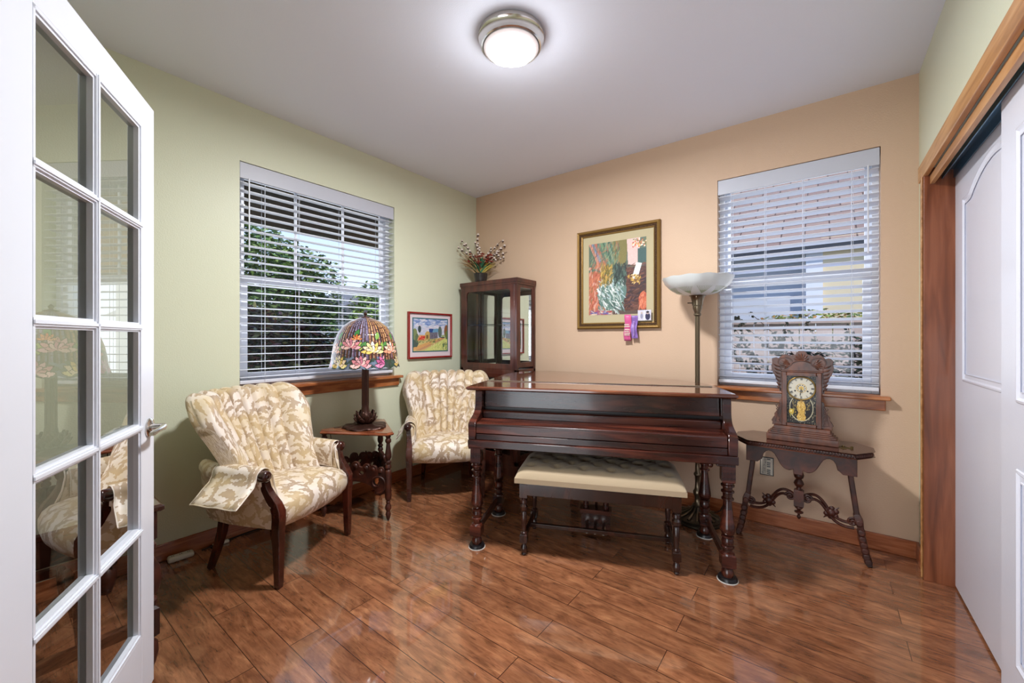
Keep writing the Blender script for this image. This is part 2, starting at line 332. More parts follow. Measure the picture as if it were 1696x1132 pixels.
# ------------------------------------------------------------------ room shell
W, H, D = 3.34, 2.72, -3.22          # right wall x, ceiling z, front wall y
WL = (-2.196, -1.035, .92, 2.355)     # window 1 hole (y0,y1,z0,z1) in the left wall
WB = (2.3165, 3.181, .90, 2.3585)     # window 2 hole (x0,x1,z0,z1) in the back wall
T = .15
struct(MB().box(-.15, 4.4, -6.1, .15, -.06, 0).build('floor', 'floor', smooth=0))
struct(MB().box(-.15, 4.4, -6.1, .15, H, H+.1).build('ceiling', 'ceiling', smooth=0))
b = MB(); b.box(-T, 0, D, WL[0], 0, H).box(-T, 0, WL[1], T, 0, H).box(-T, 0, WL[0], WL[1], 0, WL[2]).box(-T, 0, WL[0], WL[1], WL[3], H)
struct(b.build('wall_left', 'green', smooth=0))
b = MB(); b.box(0, WB[0], 0, T, 0, H).box(WB[1], W, 0, T, 0, H).box(WB[0], WB[1], 0, T, 0, WB[2]).box(WB[0], WB[1], 0, T, WB[3], H)
struct(b.build('wall_back', 'peach', smooth=0))
b = MB(); b.box(W, W+.14, -.18, T, 0, H).box(W, W+.14, D, -.18, 2.10, H).box(W, W+.14, D, -2.9, 0, 2.10)
struct(b.build('wall_right', 'green', smooth=0))
b = MB(); b.box(-T, 1.685, D-.12, D, 0, H).box(3.22, 4.4, D-.12, D, 0, H).box(1.685, 3.22, D-.12, D, 2.10, H)
struct(b.build('wall_front', 'green', smooth=0))
b = MB(); b.box(-.15, -.05, -6.1, D-.12, 0, H).box(4.3, 4.4, -6.1, D-.12, 0, H).box(-.15, 4.4, -6.1, -6.0, 0, H)
struct(b.build('wall_hall', 'hall', smooth=0))
b = MB(); b.box(4.3, 4.4, D-.12, T, 0, H).box(W, 4.4, .05, T, 0, H)
struct(b.build('wall_closet', 'hall', smooth=0))
# added hall window frame and glowing fitting, put there for the fill lights
b = MB(); b.box(1.05, 1.15, -6.0, -5.95, .0, 2.12).box(3.55, 3.65, -6.0, -5.95, .0, 2.12).box(1.15, 3.55, -6.0, -5.95, 2.05, 2.12).box(2.33, 2.37, -6.0, -5.95, 0, 2.05)
struct(b.build('added_hall_window', 'white', smooth=0))
hl = thing('ceiling_light', 'added round white ceiling light in the unseen hall behind the camera', 'ceiling light', (2.5, -4.6, H))
MB().lathe([(.27, 0), (.28, -.02), (.26, -.06), (.001, -.07)], seg=40).build('shade', 'diffuser', hl)
# door casing of the french door opening
b = MB(); b.box(1.665, 1.685, D-.13, D+.01, 0, 2.12).box(3.22, 3.24, D-.13, D+.01, 0, 2.12).box(1.665, 3.24, D-.13, D+.01, 2.10, 2.12)
struct(b.build('trim_1', 'white', smooth=0))
# baseboards with a small bevelled top
def baseb(name, pts):
    o = MB()
    for (x0, x1, y0, y1) in pts: o.box(x0, x1, y0, y1, 0, .096)
    return struct(o.build(name, 'base', smooth=0, bevel=.004))
baseb('baseboard_left', [(0, .014, D, 0)])
baseb('baseboard_back', [(.014, W, -.014, 0)])
baseb('baseboard_right', [(W-.014, W, -.13, -.014)])

# ---- closet opening, jamb, fascia boards, track, sliding doors
struct(MB().box(W-.018, W, -.236, -.165, 0, 2.09).box(W-.024, W-.018, -.236, -.222, 0, 2.09).build('trim_2', 'trimh', smooth=0, bevel=.003))
struct(MB().box(W-.018, W+.14, -.262, -.236, 0, 2.10).build('trim_3', 'jamb', smooth=0, bevel=.002))
struct(MB().box(W-.022, W, -2.9, -.131, 2.064, 2.148).build('trim_4', 'trimh', smooth=0, bevel=.003))
struct(MB().box(W+.004, W+.022, -2.9, -.240, 2.018, 2.062).build('trim_5', 'trimh', smooth=0, bevel=.002))
tk = MB(); tk.box(W+.045, W+.049, -2.9, -.262, 2.035, 2.075).box(W+.045, W+.13, -2.9, -.262, 2.075, 2.08).box(W+.086, W+.089, -2.9, -.262, 2.03, 2.075)
struct(tk.build('trim_6', 'steel', smooth=0))
def closet_door(name, y0, y1, x):
    d = struct(MB().box(x, x+.034, y1, y0, .012, 2.045).build(name, 'doorwhite', smooth=0, bevel=.003))
    ya, yb = y0-.145, y1+.145; wv = abs(ya-yb)
    def arch(t, z0, z1, rise): # closed loop inset t
        a, c = ya-t, yb+t; n = 24; top = [(a+(c-a)*i/n, z1-t+rise*max(0, math.sin(PI*min(max((i/n-.12)/.76, 0), 1)))**.8) for i in range(n+1)]
        return [(c, z0+t), (a, z0+t)]+top
    for z0, z1, rise in ((1.035, 1.89, .085), (.21, .83, 0)):
        rings = []
        for t, dx in ((0, 0), (.003, -.004), (.010, -.005), (.018, .001), (.030, .007), (.034, -.002), (.038, -.003)):
            rings.append([(x+dx-.0005, p[0], p[1]) for p in arch(t, z0, z1, rise)])
        MB().loft(rings, cap=False).build('panel_moulding', 'doorwhite', d, smooth=30)
    return d
d1 = closet_door('door_1', -.262, -1.42, W+.092)
MB().lathe([(.001, 0), (.020, 0), (.026, -.0015), (.029, -.004), (.029, -.006)], seg=20).build('finger_pull', 'brassdark', d1)
fp = d1.children[-1]; fp.rotation_euler = (0, PI/2, 0); fp.scale = (1, .75, 1); fp.location = (W+.0875, -.29, .914)
closet_door('door_2', -1.085, -2.24, W+.051)

# ---- window builder. local frame: origin at lower left of hole, x along width, y outwards, z up
def window(name, loc, rz, w, h, meet, mull, apron_over, sillz):
    r = bpy.data.objects.new(name, None); C.objects.link(r); r.location = loc; r.rotation_euler = (0, 0, rz); r['kind'] = 'structure'
    f = MB(); y0, y1 = .075, .145; t = .035
    f.box(0, t, y0, y1, 0, h).box(w-t, w, y0, y1, 0, h).box(t, w-t, y0, y1, 0, t).box(t, w-t, y0, y1, h-t, h)
    f.build('window_frame', 'vinyl', r, smooth=0, bevel=.003)
    s = MB(); a, c = t, w-t
    s.box(a, a+.04, .085, .11, t, meet).box(c-.04, c, .085, .11, t, meet).box(a+.04, c-.04, .0855, .11, t, t+.055).box(a, c, .078, .115, meet-.02, meet+.03)
    s.build('lower_sash', 'vinyl', r, smooth=0, bevel=.003)
    s = MB(); s.box(a, a+.03, .115, .135, meet, h-t).box(c-.03, c, .115, .135, meet, h-t).box(a+.03, c-.03, .1155, .135, h-t-.035, h-t).box(a+.03, c-.03, .1155, .135, meet+.001, meet+.03)
    for k in mull: s.box(a+(c-a)*k-.009, a+(c-a)*k+.009, .12, .132, meet, h-t)
    s.build('upper_sash', 'vinyl', r, smooth=0, bevel=.002)
    MB().add([(a, .1, t), (c, .1, t), (c, .1, meet), (a, .1, meet)], [(0, 1, 2, 3)]).build('pane', 'glass', r, smooth=0)
    MB().add([(a, .126, meet), (c, .126, meet), (c, .126, h-t), (a, .126, h-t)], [(0, 1, 2, 3)]).build('pane', 'glass', r, smooth=0)
    s = MB(); s.box(-apron_over, w+apron_over, -.055, .0, -.022, 0).box(0, w, 0, .075, -.022, 0.002)
    s.build('window_sill', 'trim', r, smooth=0, bevel=.006, seg=3)
    s = MB(); s.box(-apron_over+.02, w+apron_over-.02, -.02, 0, -.085, -.022); s.build('sill_apron', 'trim', r, smooth=0, bevel=.004)
    return r
window('window_1', (0, WL[0], WL[2]), PI/2, WL[1]-WL[0], WL[3]-WL[2], .70, (.333, .667), .055, .92)
window('window_2', (WB[0], 0, WB[2]), 0, WB[1]-WB[0], WB[3]-WB[2], .72, (), .04, .90)

# ---- blinds. local frame as window (y outwards positive)
def blind(label, loc, rz, w, h, z1, n, tilt, dep, wandx, wandlen, ladders):
    r = thing('window_blind', label, 'blind', loc, rz)
    v = MB(); v.box(-.002+.004, w-.004, .004, .012, h-.105, h-.003).box(.004, w-.004, .012, .06, h-.05, h-.006); v.build('valance', 'valance', r, smooth=0, bevel=.003)
    s = MB(); zt = h-.125; zb = z1+.03; g = (zt-zb)/(n-1)
    for i in range(n):
        z = zb+g*i; hw = dep/2; m = 4; pts = []
        for k in range(m+1):
            q = -1+2*k/m; yy = q*hw; zz = .0022*(1-q*q)
            pts.append((yy*math.cos(tilt)-zz*math.sin(tilt), z-yy*math.sin(tilt)+zz*math.cos(tilt)))
        low = [(a, c-.0026) for a, c in reversed(pts)]
        s.prism([(.037+a, c) for a, c in pts+low], .006, w-.006, 'x')
    s.build('slats', 'slat', r, smooth=30)
    MB().box(.006, w-.006, .014, .062, z1-.012, z1+.010).build('bottom_rail', 'slat', r, smooth=0, bevel=.003)
    c = MB()
    for k in ladders:
        for yy in (.008, .066): c.tube([(w*k, yy, z1), (w*k, yy, h-.05)], .0011, 5)
        c.tube([(w*k+.008, .037, z1), (w*k+.008, .037, h-.05)], .0009, 5)
    c.build('ladder_cord', 'slat', r)
    MB().tube([(w*wandx, -.004, h-.10), (w*wandx, -.006, h-.10-wandlen)], .0045, 6).build('tilt_wand', 'plastic' if 0 else 'slat', r)
    return r
blind('white horizontal slat blind in the window of the green wall, slats open flat', (0, WL[0], WL[2]), PI/2, WL[1]-WL[0], WL[3]-WL[2], .035, 26, math.radians(1), .056, .045, .46, (.13, .32, .60, .88))
blind('white horizontal slat blind in the window of the peach wall, slats tilted', (WB[0], 0, WB[2]), 0, WB[1]-WB[0], WB[3]-WB[2], .035, 27, math.radians(13), .058, .935, .52, (.10, .33, .57, .85))

# ---- french door: origin at hinge, local x towards free edge
DV = Vector((-.877, .480, 0)).normalized(); FE = Vector((1.006, -2.808, 0)); HG = FE-DV*.76
dr = bpy.data.objects.new('door_3', None); C.objects.link(dr); dr['kind'] = 'structure'
dr.location = (HG.x, HG.y, 0); dr.rotation_euler = (0, 0, math.atan2(DV.y, DV.x))
# local -y is the side facing the room and camera?  room side normal = (+.48,+.877) -> local y = rot90(DV) = (-.48,-.877): camera side is local -y
th = .035; zs = [.235, .588, .935, 1.272, 1.613, 1.952]; xs = [.115, .378, .660]   # stile edge, mullion centre, stile edge (from hinge)
f = MB(); f.box(0, xs[0], 0, th, .015, 2.05).box(xs[2], .76, 0, th, .015, 2.05).box(xs[0], xs[2], 0, th, .015, zs[0]).box(xs[0], xs[2], 0, th, zs[-1], 2.05)
f.build('door_frame', 'white', dr, smooth=0, bevel=.002)
m_ = MB()
def muntin(x0, x1, z0, z1, vertical):
    for wd, y0, y1 in ((.030, .004, th-.004), (.018, -.001, th+.001), (.008, -.004, th+.004)):
        if vertical: c = (x0+x1)/2; m_.box(c-wd/2, c+wd/2, y0, y1, z0, z1)
        else: c = (z0+z1)/2; m_.box(x0, x1, y0, y1, c-wd/2, c+wd/2)
muntin(xs[1], xs[1], zs[0], zs[-1], True)
for z in zs[1:-1]: muntin(xs[0], xs[2], z, z, False)
m_.build('muntins', 'white', dr, smooth=0)
b_ = MB()   # stepped glazing beads around the opening
for wd, y in ((.016, .004), (.008, .000)):
    for side in (0, 1):
        ya, yb = (y, th/2) if side == 0 else (th/2, th-y)
        b_.box(xs[0], xs[0]+wd, ya, yb, zs[0], zs[-1]).box(xs[2]-wd, xs[2], ya, yb, zs[0], zs[-1]).box(xs[0], xs[2], ya, yb, zs[0], zs[0]+wd).box(xs[0], xs[2], ya, yb, zs[-1]-wd, zs[-1])
b_.build('glazing_bead', 'white', dr, smooth=0)
for i in range(2):
    for j in range(5):
        x0, x1 = xs[i], xs[i+1]; z0, z1 = zs[j], zs[j+1]
        MB().add([(x0, th/2, z0), (x1, th/2, z0), (x1, th/2, z1), (x0, th/2, z1)], [(0, 1, 2, 3)]).build('pane', 'doorglass', dr, smooth=0)
def yl(prof): return [[(r*math.cos(2*PI*k/20), y, r*math.sin(2*PI*k/20)) for k in range(20)] for r, y in prof]
hx, hz = .76-.045, .925
for sgn in (1, -1):
    hd = MB(); hd.m = Matrix.Translation((hx, th/2, hz)) @ Matrix.Scale(sgn, 4, (0, 1, 0))
    hd.loft(yl([(.033, -th/2), (.033, -th/2-.004), (.029, -th/2-.008), (.021, -th/2-.010), (.014, -th/2-.012), (.012, -th/2-.045), (.001, -th/2-.048)]))
    hd.tube([(0, -th/2-.040, 0), (-.03, -th/2-.046, .001), (-.06, -th/2-.045, 0), (-.10, -th/2-.044, -.002), (-.115, -th/2-.043, -.002)], [.011, .009, .0075, .0095, .006], 12)
    hd.build('lever_handle', 'nickel', dr)
for z in (.25, 1.05, 1.85):
    MB().tube([(-.004, -.004, z-.045), (-.004, -.004, z+.045)], .006, 10).build('hinge', 'nickel', dr)

# ------------------------------------------------------------------ ceiling light
cl = thing('ceiling_light', 'round flush ceiling light with nickel ring and lit white diffuser', 'ceiling light', (1.70, -1.61, H))
MB().lathe([(.155, 0), (.160, -.004), (.160, -.022), (.153, -.030), (.150, -.045), (.146, -.062), (.140, -.066), (.134, -.060), (.134, -.01)], seg=64).build('ring', 'nickel', cl)
MB().lathe([(.134, -.058), (.134, -.068), (.128, -.074), (.119, -.078), (.119, -.070)], seg=64).build('inner_rim', 'diffuser_rim', cl)
MB().lathe([(.119, -.072), (.118, -.080), (.08, -.086), (.001, -.088)], seg=64).build('diffuser', 'diffuser', cl)
bpy.data.objects['ceiling_lamp_glow'].location = (1.70, -1.61, H-.092)

# ------------------------------------------------------------------ grand piano
A = math.radians(23.2); PO = (1.903, -1.132, 0)
pn = thing('grand_piano', 'closed mahogany baby grand piano with turned double legs, seen from the keyboard side', 'piano', PO, A)
lid = [(-.745, .05), (-.750, .45), (-.750, .90), (-.735, 1.06), (-.68, 1.18), (-.58, 1.27), (-.45, 1.31), (-.32, 1.29), (-.2, 1.235), (0, 1.14), (.18, 1.02), (.36, .87), (.54, .76), (.64, .66), (.70, .52), (.722, .34), (.722, .05)]
def inset(p, d):
    n = len(p); out = []
    for i in range(n):
        a, b, c = Vector(p[i-1]), Vector(p[i]), Vector(p[(i+1) % n]); e1 = (b-a).normalized(); e2 = (c-b).normalized()
        n1 = Vector((e1.y, -e1.x)); n2 = Vector((e2.y, -e2.x)); k = (n1+n2); k = k/max(k.dot(n1), .3); out.append((b.x+k.x*d, b.y+k.y*d))
    return out
back = [p for p in lid if p[1] >= .33]
lidb = back+[(.722, .335), (-.75, .335)]
lidb = [(-.75, .36)]+[p for p in lid if p[1] > .36]+[(.722, .36)]
zt = .945
lm = MB(); ins = inset(lidb, .01)
lm.loft([[(x, y, z) for x, y in q] for q, z in ((ins, zt-.020), (lidb, zt-.015), (lidb, zt-.006), (ins, zt))])
lm.build('lid', 'piano_top', pn, smooth=25)
fl = [(-.757, .03), (-.75, .357), (.722, .357), (.735, .03)]; fi = inset(fl, .01)
MB().loft([[(x, y, z) for x, y in q] for q, z in ((fi, zt-.024), (fl, zt-.016), (fl, zt-.006), (fi, zt))]).build('lid_flap', 'piano_top', pn, smooth=20)
hg = MB(); hg.tube([(-.70, .358, zt+.002), (.68, .358, zt+.002)], .004, 8); hg.build('lid_hinge', 'nickel', pn)
body = inset([(-.745, .26)]+[p for p in lid if p[1] > .26]+[(.715, .26)], .018)
MB().loft([[(x, y, z) for x, y in body] for z in (.60, zt-.022)]).build('case', 'piano', pn, smooth=40)
# cheeks (arms) with an S curved front edge
def bez(p0, p1, p2, p3, n=10): return [tuple((1-t)**3*a+3*(1-t)**2*t*b_+3*(1-t)*t*t*c+t**3*d for a, b_, c, d in zip(p0, p1, p2, p3)) for t in [i/n for i in range(n+1)]]
prof = [(.40, .645), (-.05, .645), (-.052, .735)]+bez((-.052, .735), (-.035, .775), (.045, .76), (.065, .82))+bez((.065, .82), (.075, .86), (.065, .88), (.075, .918))[1:]+[(.40, .918)]
for s_ in (-1, 1):
    x0, x1 = sorted((s_*.668, s_*.712)); x0 += 0; 
    MB().prism(prof, x0, x1, 'x').build('cheek', 'piano', pn, smooth=30, bevel=.004)
MB().box(-.714, .714, -.056, .42, .602, .645).build('keybed', 'piano', pn, smooth=0, bevel=.004)
MB().box(-.668, .668, -.040, .10, .645, .680).build('key_slip', 'piano', pn, smooth=0, bevel=.003)
fb = MB().prism([(-.046, .684), (-.046, .735), (-.040, .742), (.085, .752), (.090, .745), (.090, .684)], -.666, .666, 'x'); fb.build('fallboard', 'piano', pn, smooth=20, bevel=.003)
MB().prism([(.090, .684), (.088, .790), (.098, .796), (.20, .796), (.20, .684)], -.666, .666, 'x').build('fallboard_back', 'piano', pn, smooth=20, bevel=.003)
MB().box(-.668, .668, .132, .18, .796, .812).build('name_gap', 'black', pn, smooth=0)
MB().prism([(.118, .812), (.118, .822), (.126, .922), (.30, .922), (.30, .812)], -.666, .666, 'x').build('front_panel', 'piano', pn, smooth=20, bevel=.003)
def sqr(h, z, rot=0, c=(0, 0)): return [(c[0]+a*h, c[1]+b*h, z) for a, b in ((-1, -1), (1, -1), (1, 1), (-1, 1))]
def square_block(m, c, h, z0, z1, ch=.006):
    m.loft([sqr(h-ch, z0, 0, c), sqr(h, z0+ch, 0, c), sqr(h, z1-ch, 0, c), sqr(h-ch, z1, 0, c)])
def piano_leg(c):
    m = MB(); square_block(m, c, .030, .500, .604)
    for k in (-1, 0, 1):
        m.box(c[0]+k*.017-.005, c[0]+k*.017+.005, c[1]-.0325, c[1]+.0325, .515, .600); m.box(c[0]-.0325, c[0]+.0325, c[1]+k*.017-.005, c[1]+k*.017+.005, .515, .600)
    m.lathe([(.026, .505), (.026, .492), (.032, .488), (.032, .481), (.023, .476), (.022, .462), (.031, .457), (.031, .450), (.023, .445), (.022, .425), (.029, .420), (.029, .413), (.020, .408), (.021, .385), (.025, .35), (.030, .31), (.035, .275), (.036, .255), (.030, .238), (.022, .232), (.030, .228), (.030, .220), (.025, .216), (.029, .20), (.027, .185), (.024, .180), (.031, .176), (.031, .168), (.022, .163), (.022, .148), (.032, .142), (.034, .134)], c, 24)
    square_block(m, c, .033, .070, .138)
    m.lathe([(.026, .072), (.022, .062), (.028, .050), (.030, .035), (.026, .020), (.018, .016)], c, 20)
    l = m.build('leg', 'piano', pn, smooth=35)
    MB().lathe([(.040, .002), (.047, .002), (.047, .012), (.042, .020), (.024, .022), (.018, .014)], c, 28).build('caster_cup', 'black', l)
    MB().lathe([(.050, .0), (.050, .004), (.001, .004)], c, 28).build('felt_pad', 'felt', l)
for c in ((-.676, 0), (.676, 0), (-.676, .466), (.662, .472)): piano_leg(c)
piano_leg((-.2, 1.05))
for x in (-.676, .669): MB().box(x-.012, x+.012, .02, .455, .088, .125).build('leg_stretcher', 'piano', pn, smooth=0, bevel=.004)
MB().box(-.72, -.62, -.03, .50, .585, .604).build('leg_plate', 'piano', pn, smooth=0, bevel=.003); MB().box(.62, .70, -.03, .50, .585, .604).build('leg_plate', 'piano', pn, smooth=0, bevel=.003)
# pedal lyre
ly = MB()
for x in (-.062, .062):
    ly.lathe([(.016, .60), (.016, .50), (.022, .48), (.012, .46), (.018, .40), (.02, .33), (.014, .30), (.02, .29), (.016, .22), (.02, .14)], (x, .36), 14)
ly.box(-.10, .10, .32, .40, .56, .604)
ly.box(-.098, .098, .315, .40, .130, .155).box(-.090, .090, .325, .39, .030, .130)
lyr = ly.build('pedal_lyre', 'piano', pn, smooth=35, bevel=.002)
for x in (-.05, 0, .05):
    p = MB(); p.tube([(x, .34, .085), (x, .31, .083), (x, .265, .062), (x, .225, .056), (x, .212, .058)], [.009, .009, .011, .015, .010], 10, sx=.45, up=(0, 0, 1)); p.build('pedal', 'nickel', lyr)
rd = MB()
for x in (-.02, .02): rd.tube([(x, .36, .19), (x, .36, .60)], .003, 6)
rd.build('pedal_rod', 'brassdark', lyr)
br_ = MB(); br_.tube([(.0, .39, .08), (.0, .62, .60)], .008, 8); br_.build('lyre_brace', 'piano', lyr)
# knobs under the keybed
MB().ball((.60, .03, .575), .016).build('knob', 'piano', pn)

# ------------------------------------------------------------------ piano bench
bn = thing('piano_bench', 'dark wood piano bench with tufted beige cushion in front of the piano', 'bench', (PO[0]+.02*math.cos(A)-.15*math.sin(A), PO[1]+.02*math.sin(A)+.15*math.cos(A), 0), A+math.radians(.5))
cw, cdp = .455, .205; nx, ny = 92, 42; btn = []
for r_, yy in enumerate((-.12, -.04, .04, .12)):
    for k in range(6 if r_ % 2 == 0 else 5): btn.append((-.375+(.15*k)+(0 if r_ % 2 == 0 else .075), yy))
def ch(x, y):
    ex = min(1, (cw-abs(x))/.085); ey = min(1, (cdp-abs(y))/.07); e = math.sqrt(max(0, 1-(1-ex)**2))*math.sqrt(max(0, 1-(1-ey)**2))
    z = .446+.060*e
    dm = 0
    for bx, by in btn:
        d = math.hypot(x-bx, y-by); z -= .018*math.exp(-(d/.024)**2)
    # diagonal pleats
    u_ = (x/.15+y/.16)*1; v_ = (x/.15-y/.16)
    inner = min(1, max(0, (cw-.06-abs(x))/.03))*min(1, max(0, (cdp-.05-abs(y))/.03))
    for q in (u_, v_): z -= .005*inner*math.exp(-((abs((q+.25+.5) % 1-.5))/.06)**2)
    return z
top = [[(-cw+2*cw*i/nx, -cdp+2*cdp*j/ny, ch(-cw+2*cw*i/nx, -cdp+2*cdp*j/ny)) for i in range(nx+1)] for j in range(ny+1)]
m = MB(); m.loft(top, closed=False)
m.loft([[(x, y, z) for (x, y) in ((-cw, -cdp), (cw, -cdp), (cw, cdp), (-cw, cdp))] for z in (.418, .446)])
cush = m.build('cushion', 'suede', bn, smooth=60)
for bx, by in btn: MB().ball((bx, by, ch(bx, by)+.002), .0105, 8, 5, (1, 1, .5)).build('tuft_button', 'button', cush)
ap = MB(); ap.box(-.43, .43, -.185, -.165, .345, .418).box(-.43, .43, .165, .185, .345, .418).box(-.43, -.41, -.185, .185, .345, .418).box(.41, .43, -.185, .185, .345, .418).box(-.42, .42, -.18, .18, .405, .418)
ap.build('apron', 'darkwood', bn, smooth=0, bevel=.003)
for x in (-.408, .408):
    for y in (-.165, .165):
        m = MB(); c = (x, y); square_block(m, c, .022, .325, .415)
        m.lathe([(.018, .33), (.015, .322), (.021, .315), (.022, .30), (.015, .292), (.023, .28), (.022, .26), (.014, .25), (.017, .245), (.016, .19), (.013, .15), (.011, .135), (.020, .130), (.020, .124), (.014, .120)], c, 18)
        square_block(m, c, .021, .068, .124, .008)
        m.lathe([(.017, .072), (.012, .062), (.018, .045), (.020, .032), (.012, .015), (.015, .008), (.012, 0)], c, 18)
        m.build('leg', 'darkwood', bn, smooth=35)
for x in (-.408, .408): MB().box(x-.010, x+.010, -.15, .15, .085, .115).build('stretcher', 'darkwood', bn, smooth=0, bevel=.003)
MB().box(-.40, .40, -.012, .012, .088, .112).build('stretcher', 'darkwood', bn, smooth=0, bevel=.003)

# ------------------------------------------------------------------ channel back armchairs
def make_chair(label, loc, rz, flare):
    r = thing('armchair', label, 'armchair', loc, rz, None)
    bd = [-1, -.60, -.40, -.20, 0, .20, .40, .60, 1]
    def scal(u):
        for a, c in zip(bd, bd[1:]):
            if a <= u <= c+1e-9:
                s = (u-a)/(c-a)*2-1; return (1-abs(s)**2.6)**.62, (c-a)
        return 0, .2
    def hw(z):
        zz = [.28, .45, .58, .70, .82, .92, .96]; ww = [.225, .250, .270, .308, .355, .374, .374]
        return float(np.interp(z, zz, ww))
    nu = 192
    us = [-1+2*i/nu for i in range(nu+1)]
    def yc(z): return .085+.42*(z-.42)
    rows = []; ts = [0, .1, .2, .3, .4, .5, .6, .7, .78, .85, .9, .94, .97]
    def ztop(u): return .910+.026*scal(u)[0]-.14*max(0, (abs(u)-.72)/.28)**2.4
    def pt(u, z, off, b):
        e = max(0, abs(u)-.0); wrap = .16*e**2.2
        s, wd = scal(u)
        x = hw(z)*u; y = yc(z)-wrap
        nx_, ny_ = -.55*u*abs(u), -1; L = math.hypot(nx_, ny_)
        return (x+(nx_/L)*(b+off), y+(ny_/L)*(b+off), z)
    for t in ts:
        ring = []
        for u in us: z = .30+(ztop(u)-.30)*t; ring.append(pt(u, z, 0, (.030+.012*(scal(u)[1] > .3))*scal(u)[0]))
        for u in reversed(us): z = .30+(ztop(u)-.30)*t; ring.append(pt(u, z, -.080, 0))
        rows.append(ring)
    for k in range(1, 6):
        a = k/5*PI/2; ring = []
        for u in us: ring.append(pt(u, ztop(u)*.97+.30*.03+.034*math.sin(a), -.04*(1-math.cos(a)), (.030+.012*(scal(u)[1] > .3))*scal(u)[0]*math.cos(a)))
        for u in reversed(us): ring.append(pt(u, ztop(u)*.97+.30*.03+.034*math.sin(a), -.08+.04*(1-math.cos(a)), 0))
        rows.append(ring)
    MB().loft(rows, weave=.013).build('backrest', 'brocade', r, smooth=60)
    # seat
    sec = [(-.235, .285), (-.272, .288), (-.290, .31), (-.300, .35), (-.300, .385), (-.288, .415), (-.262, .438), (-.20, .452), (-.10, .460), (.02, .455), (.14, .440), (.14, .285)]
    rings = []; n = 20
    for i in range(n+1):
        q = -1+2*i/n; e = abs(q)**6; ring = []
        for y, z in sec:
            wx = .268-.05*max(0, (y+.25)/.4)
            ring.append((q*wx, y+.035*q*q+(.012*e if y < -.2 else 0), .285+(z-.285)*(1-.14*e-.05*q*q)))
        rings.append(ring)
    MB().loft(rings, weave=.2).build('seat', 'brocade_seat', r, smooth=70)
    # welt along the lower front edge
    for s in (-1, 1):
        # upholstered arm
        rings = []
        for y, xc, top, bot, sc in ((-.172, .272, .560, .287, .85), (-.155, .274, .572, .287, 1), (-.07, .282, .580, .287, 1.05), (.05, .290, .588, .289, 1.05), (.15, .282, .60, .290, 1), (.22, .262, .605, .292, .8)):
            rr = .042*sc; cz = top-rr; ring = [(xc-.026, y, bot), (xc-.028, y, .36), (xc-.030, y, cz-.05)]
            for k in range(9):
                a = PI+.15-(PI+.9)*k/8; ring.append((xc+.004+rr*math.cos(a), y, cz+rr*math.sin(a)))
            ring += [(xc+.022, y, cz-.07), (xc+.026, y, .40), (xc+.012, y, bot)]
            k_ = 1-max(0, (y-.02))*.9
            rings.append([(s*(p[0]*(1-.10*max(0, (.45-p[2])/.16)*max(0, min(1, (y+.2)/.4)))), p[1]-(.062*max(0, min(1, (.50-p[2])/.14)) if y < -.1 else 0), p[2]) for p in ring])
        MB().loft(rings, weave=.37).build('armrest', 'brocade', r, smooth=70)
        # fabric arm cover draped over the arm
        g = []
        for j in range(9):
            y = -.160+.25*j/8; xc = .277+.05*(j/8)*.2; row = []
            fl_ = flare[0 if s > 0 else 1]
            cs = [(-.040, .44), (-.042, .47), (-.043, .50)]
            for k in range(9):
                a = PI-.0-(PI)*k/8; cs.append((.004+.047*math.cos(a), .538+.049*math.sin(a)))
            cs += [(.055+fl_*.02, .515), (.062+fl_*.06, .49), (.068+fl_*.10, .468), (.072+fl_*.145, .452)]
            for q, (dx, dz) in enumerate(cs):
                wob = .004*math.sin(j*1.7+q)
                row.append((s*(xc+dx+wob*(q > 12)), y-(.03*(q-11)/4 if q > 11 and fl_ > .4 else 0), dz+.012*(j/8)+wob*(q > 11)))
            g.append(row)
        cv_ = MB().loft(g, closed=False, weave=.51).build('arm_cover', 'brocade', r, smooth=80, solid=.005)
        hm = MB()
        for ln in ([q[0] for q in g], [q[-1] for q in g], g[0], g[-1]): hm.tube(ln, .0032, 6)
        hm.build('hem', 'brocade', cv_, smooth=60)
        # front leg and carved arm post
        lg = MB(); sx = s*.277
        lg.loft([sqr(.014, 0, 0, (sx, -.245)), sqr(.016, .02, 0, (sx, -.245)), sqr(.021, .24, 0, (sx, -.243)), sqr(.0225, .30, 0, (sx, -.242))])
        lg.build('leg', 'chairwood', r, smooth=0, bevel=.004)
        po = MB(); path = [(sx, -.242, .298), (sx, -.246, .34), (s*.276, -.244, .375), (s*.277, -.228, .41), (s*.281, -.200, .45), (s*.286, -.180, .49), (s*.290, -.174, .525), (s*.292, -.176, .552)]
        po.bar(path, [.045, .046, .048, .046, .040, .036, .036, .040], [.045, .046, .046, .040, .036, .034, .034, .036], up=(1, 0, 0))
        po.m = Matrix.Translation((s*.296, -.178, .552)) @ Matrix.Rotation(PI/2, 4, 'X')
        po.lathe([(.001, .026), (.010, .026), (.013, .022), (.020, .022), (.027, .018), (.029, .010), (.029, -.014), (.026, -.018), (.001, -.018)], seg=22)
        po.m = Matrix.Identity(4)
        po.build('arm_post', 'chairwood', r, smooth=45, bevel=.004)
        lb = MB(); lb.bar([(s*.195, .17, .30), (s*.197, .185, .20), (s*.205, .215, .09), (s*.212, .245, 0)], [.040, .038, .034, .028], [.040, .038, .034, .028], up=(1, 0, 0)); lb.build('leg', 'chairwood', r, smooth=0, bevel=.004)
    # cord welt round the front of each arm
    for s in (-1, 1):
        MB().tube([(s*.246, -.232, .30), (s*.243, -.230, .38), (s*.24, -.190, .48), (s*.245, -.178, .545), (s*.262, -.177, .566), (s*.285, -.177, .574)], .0035, 6).build('welt', 'brocade', r)
    return r
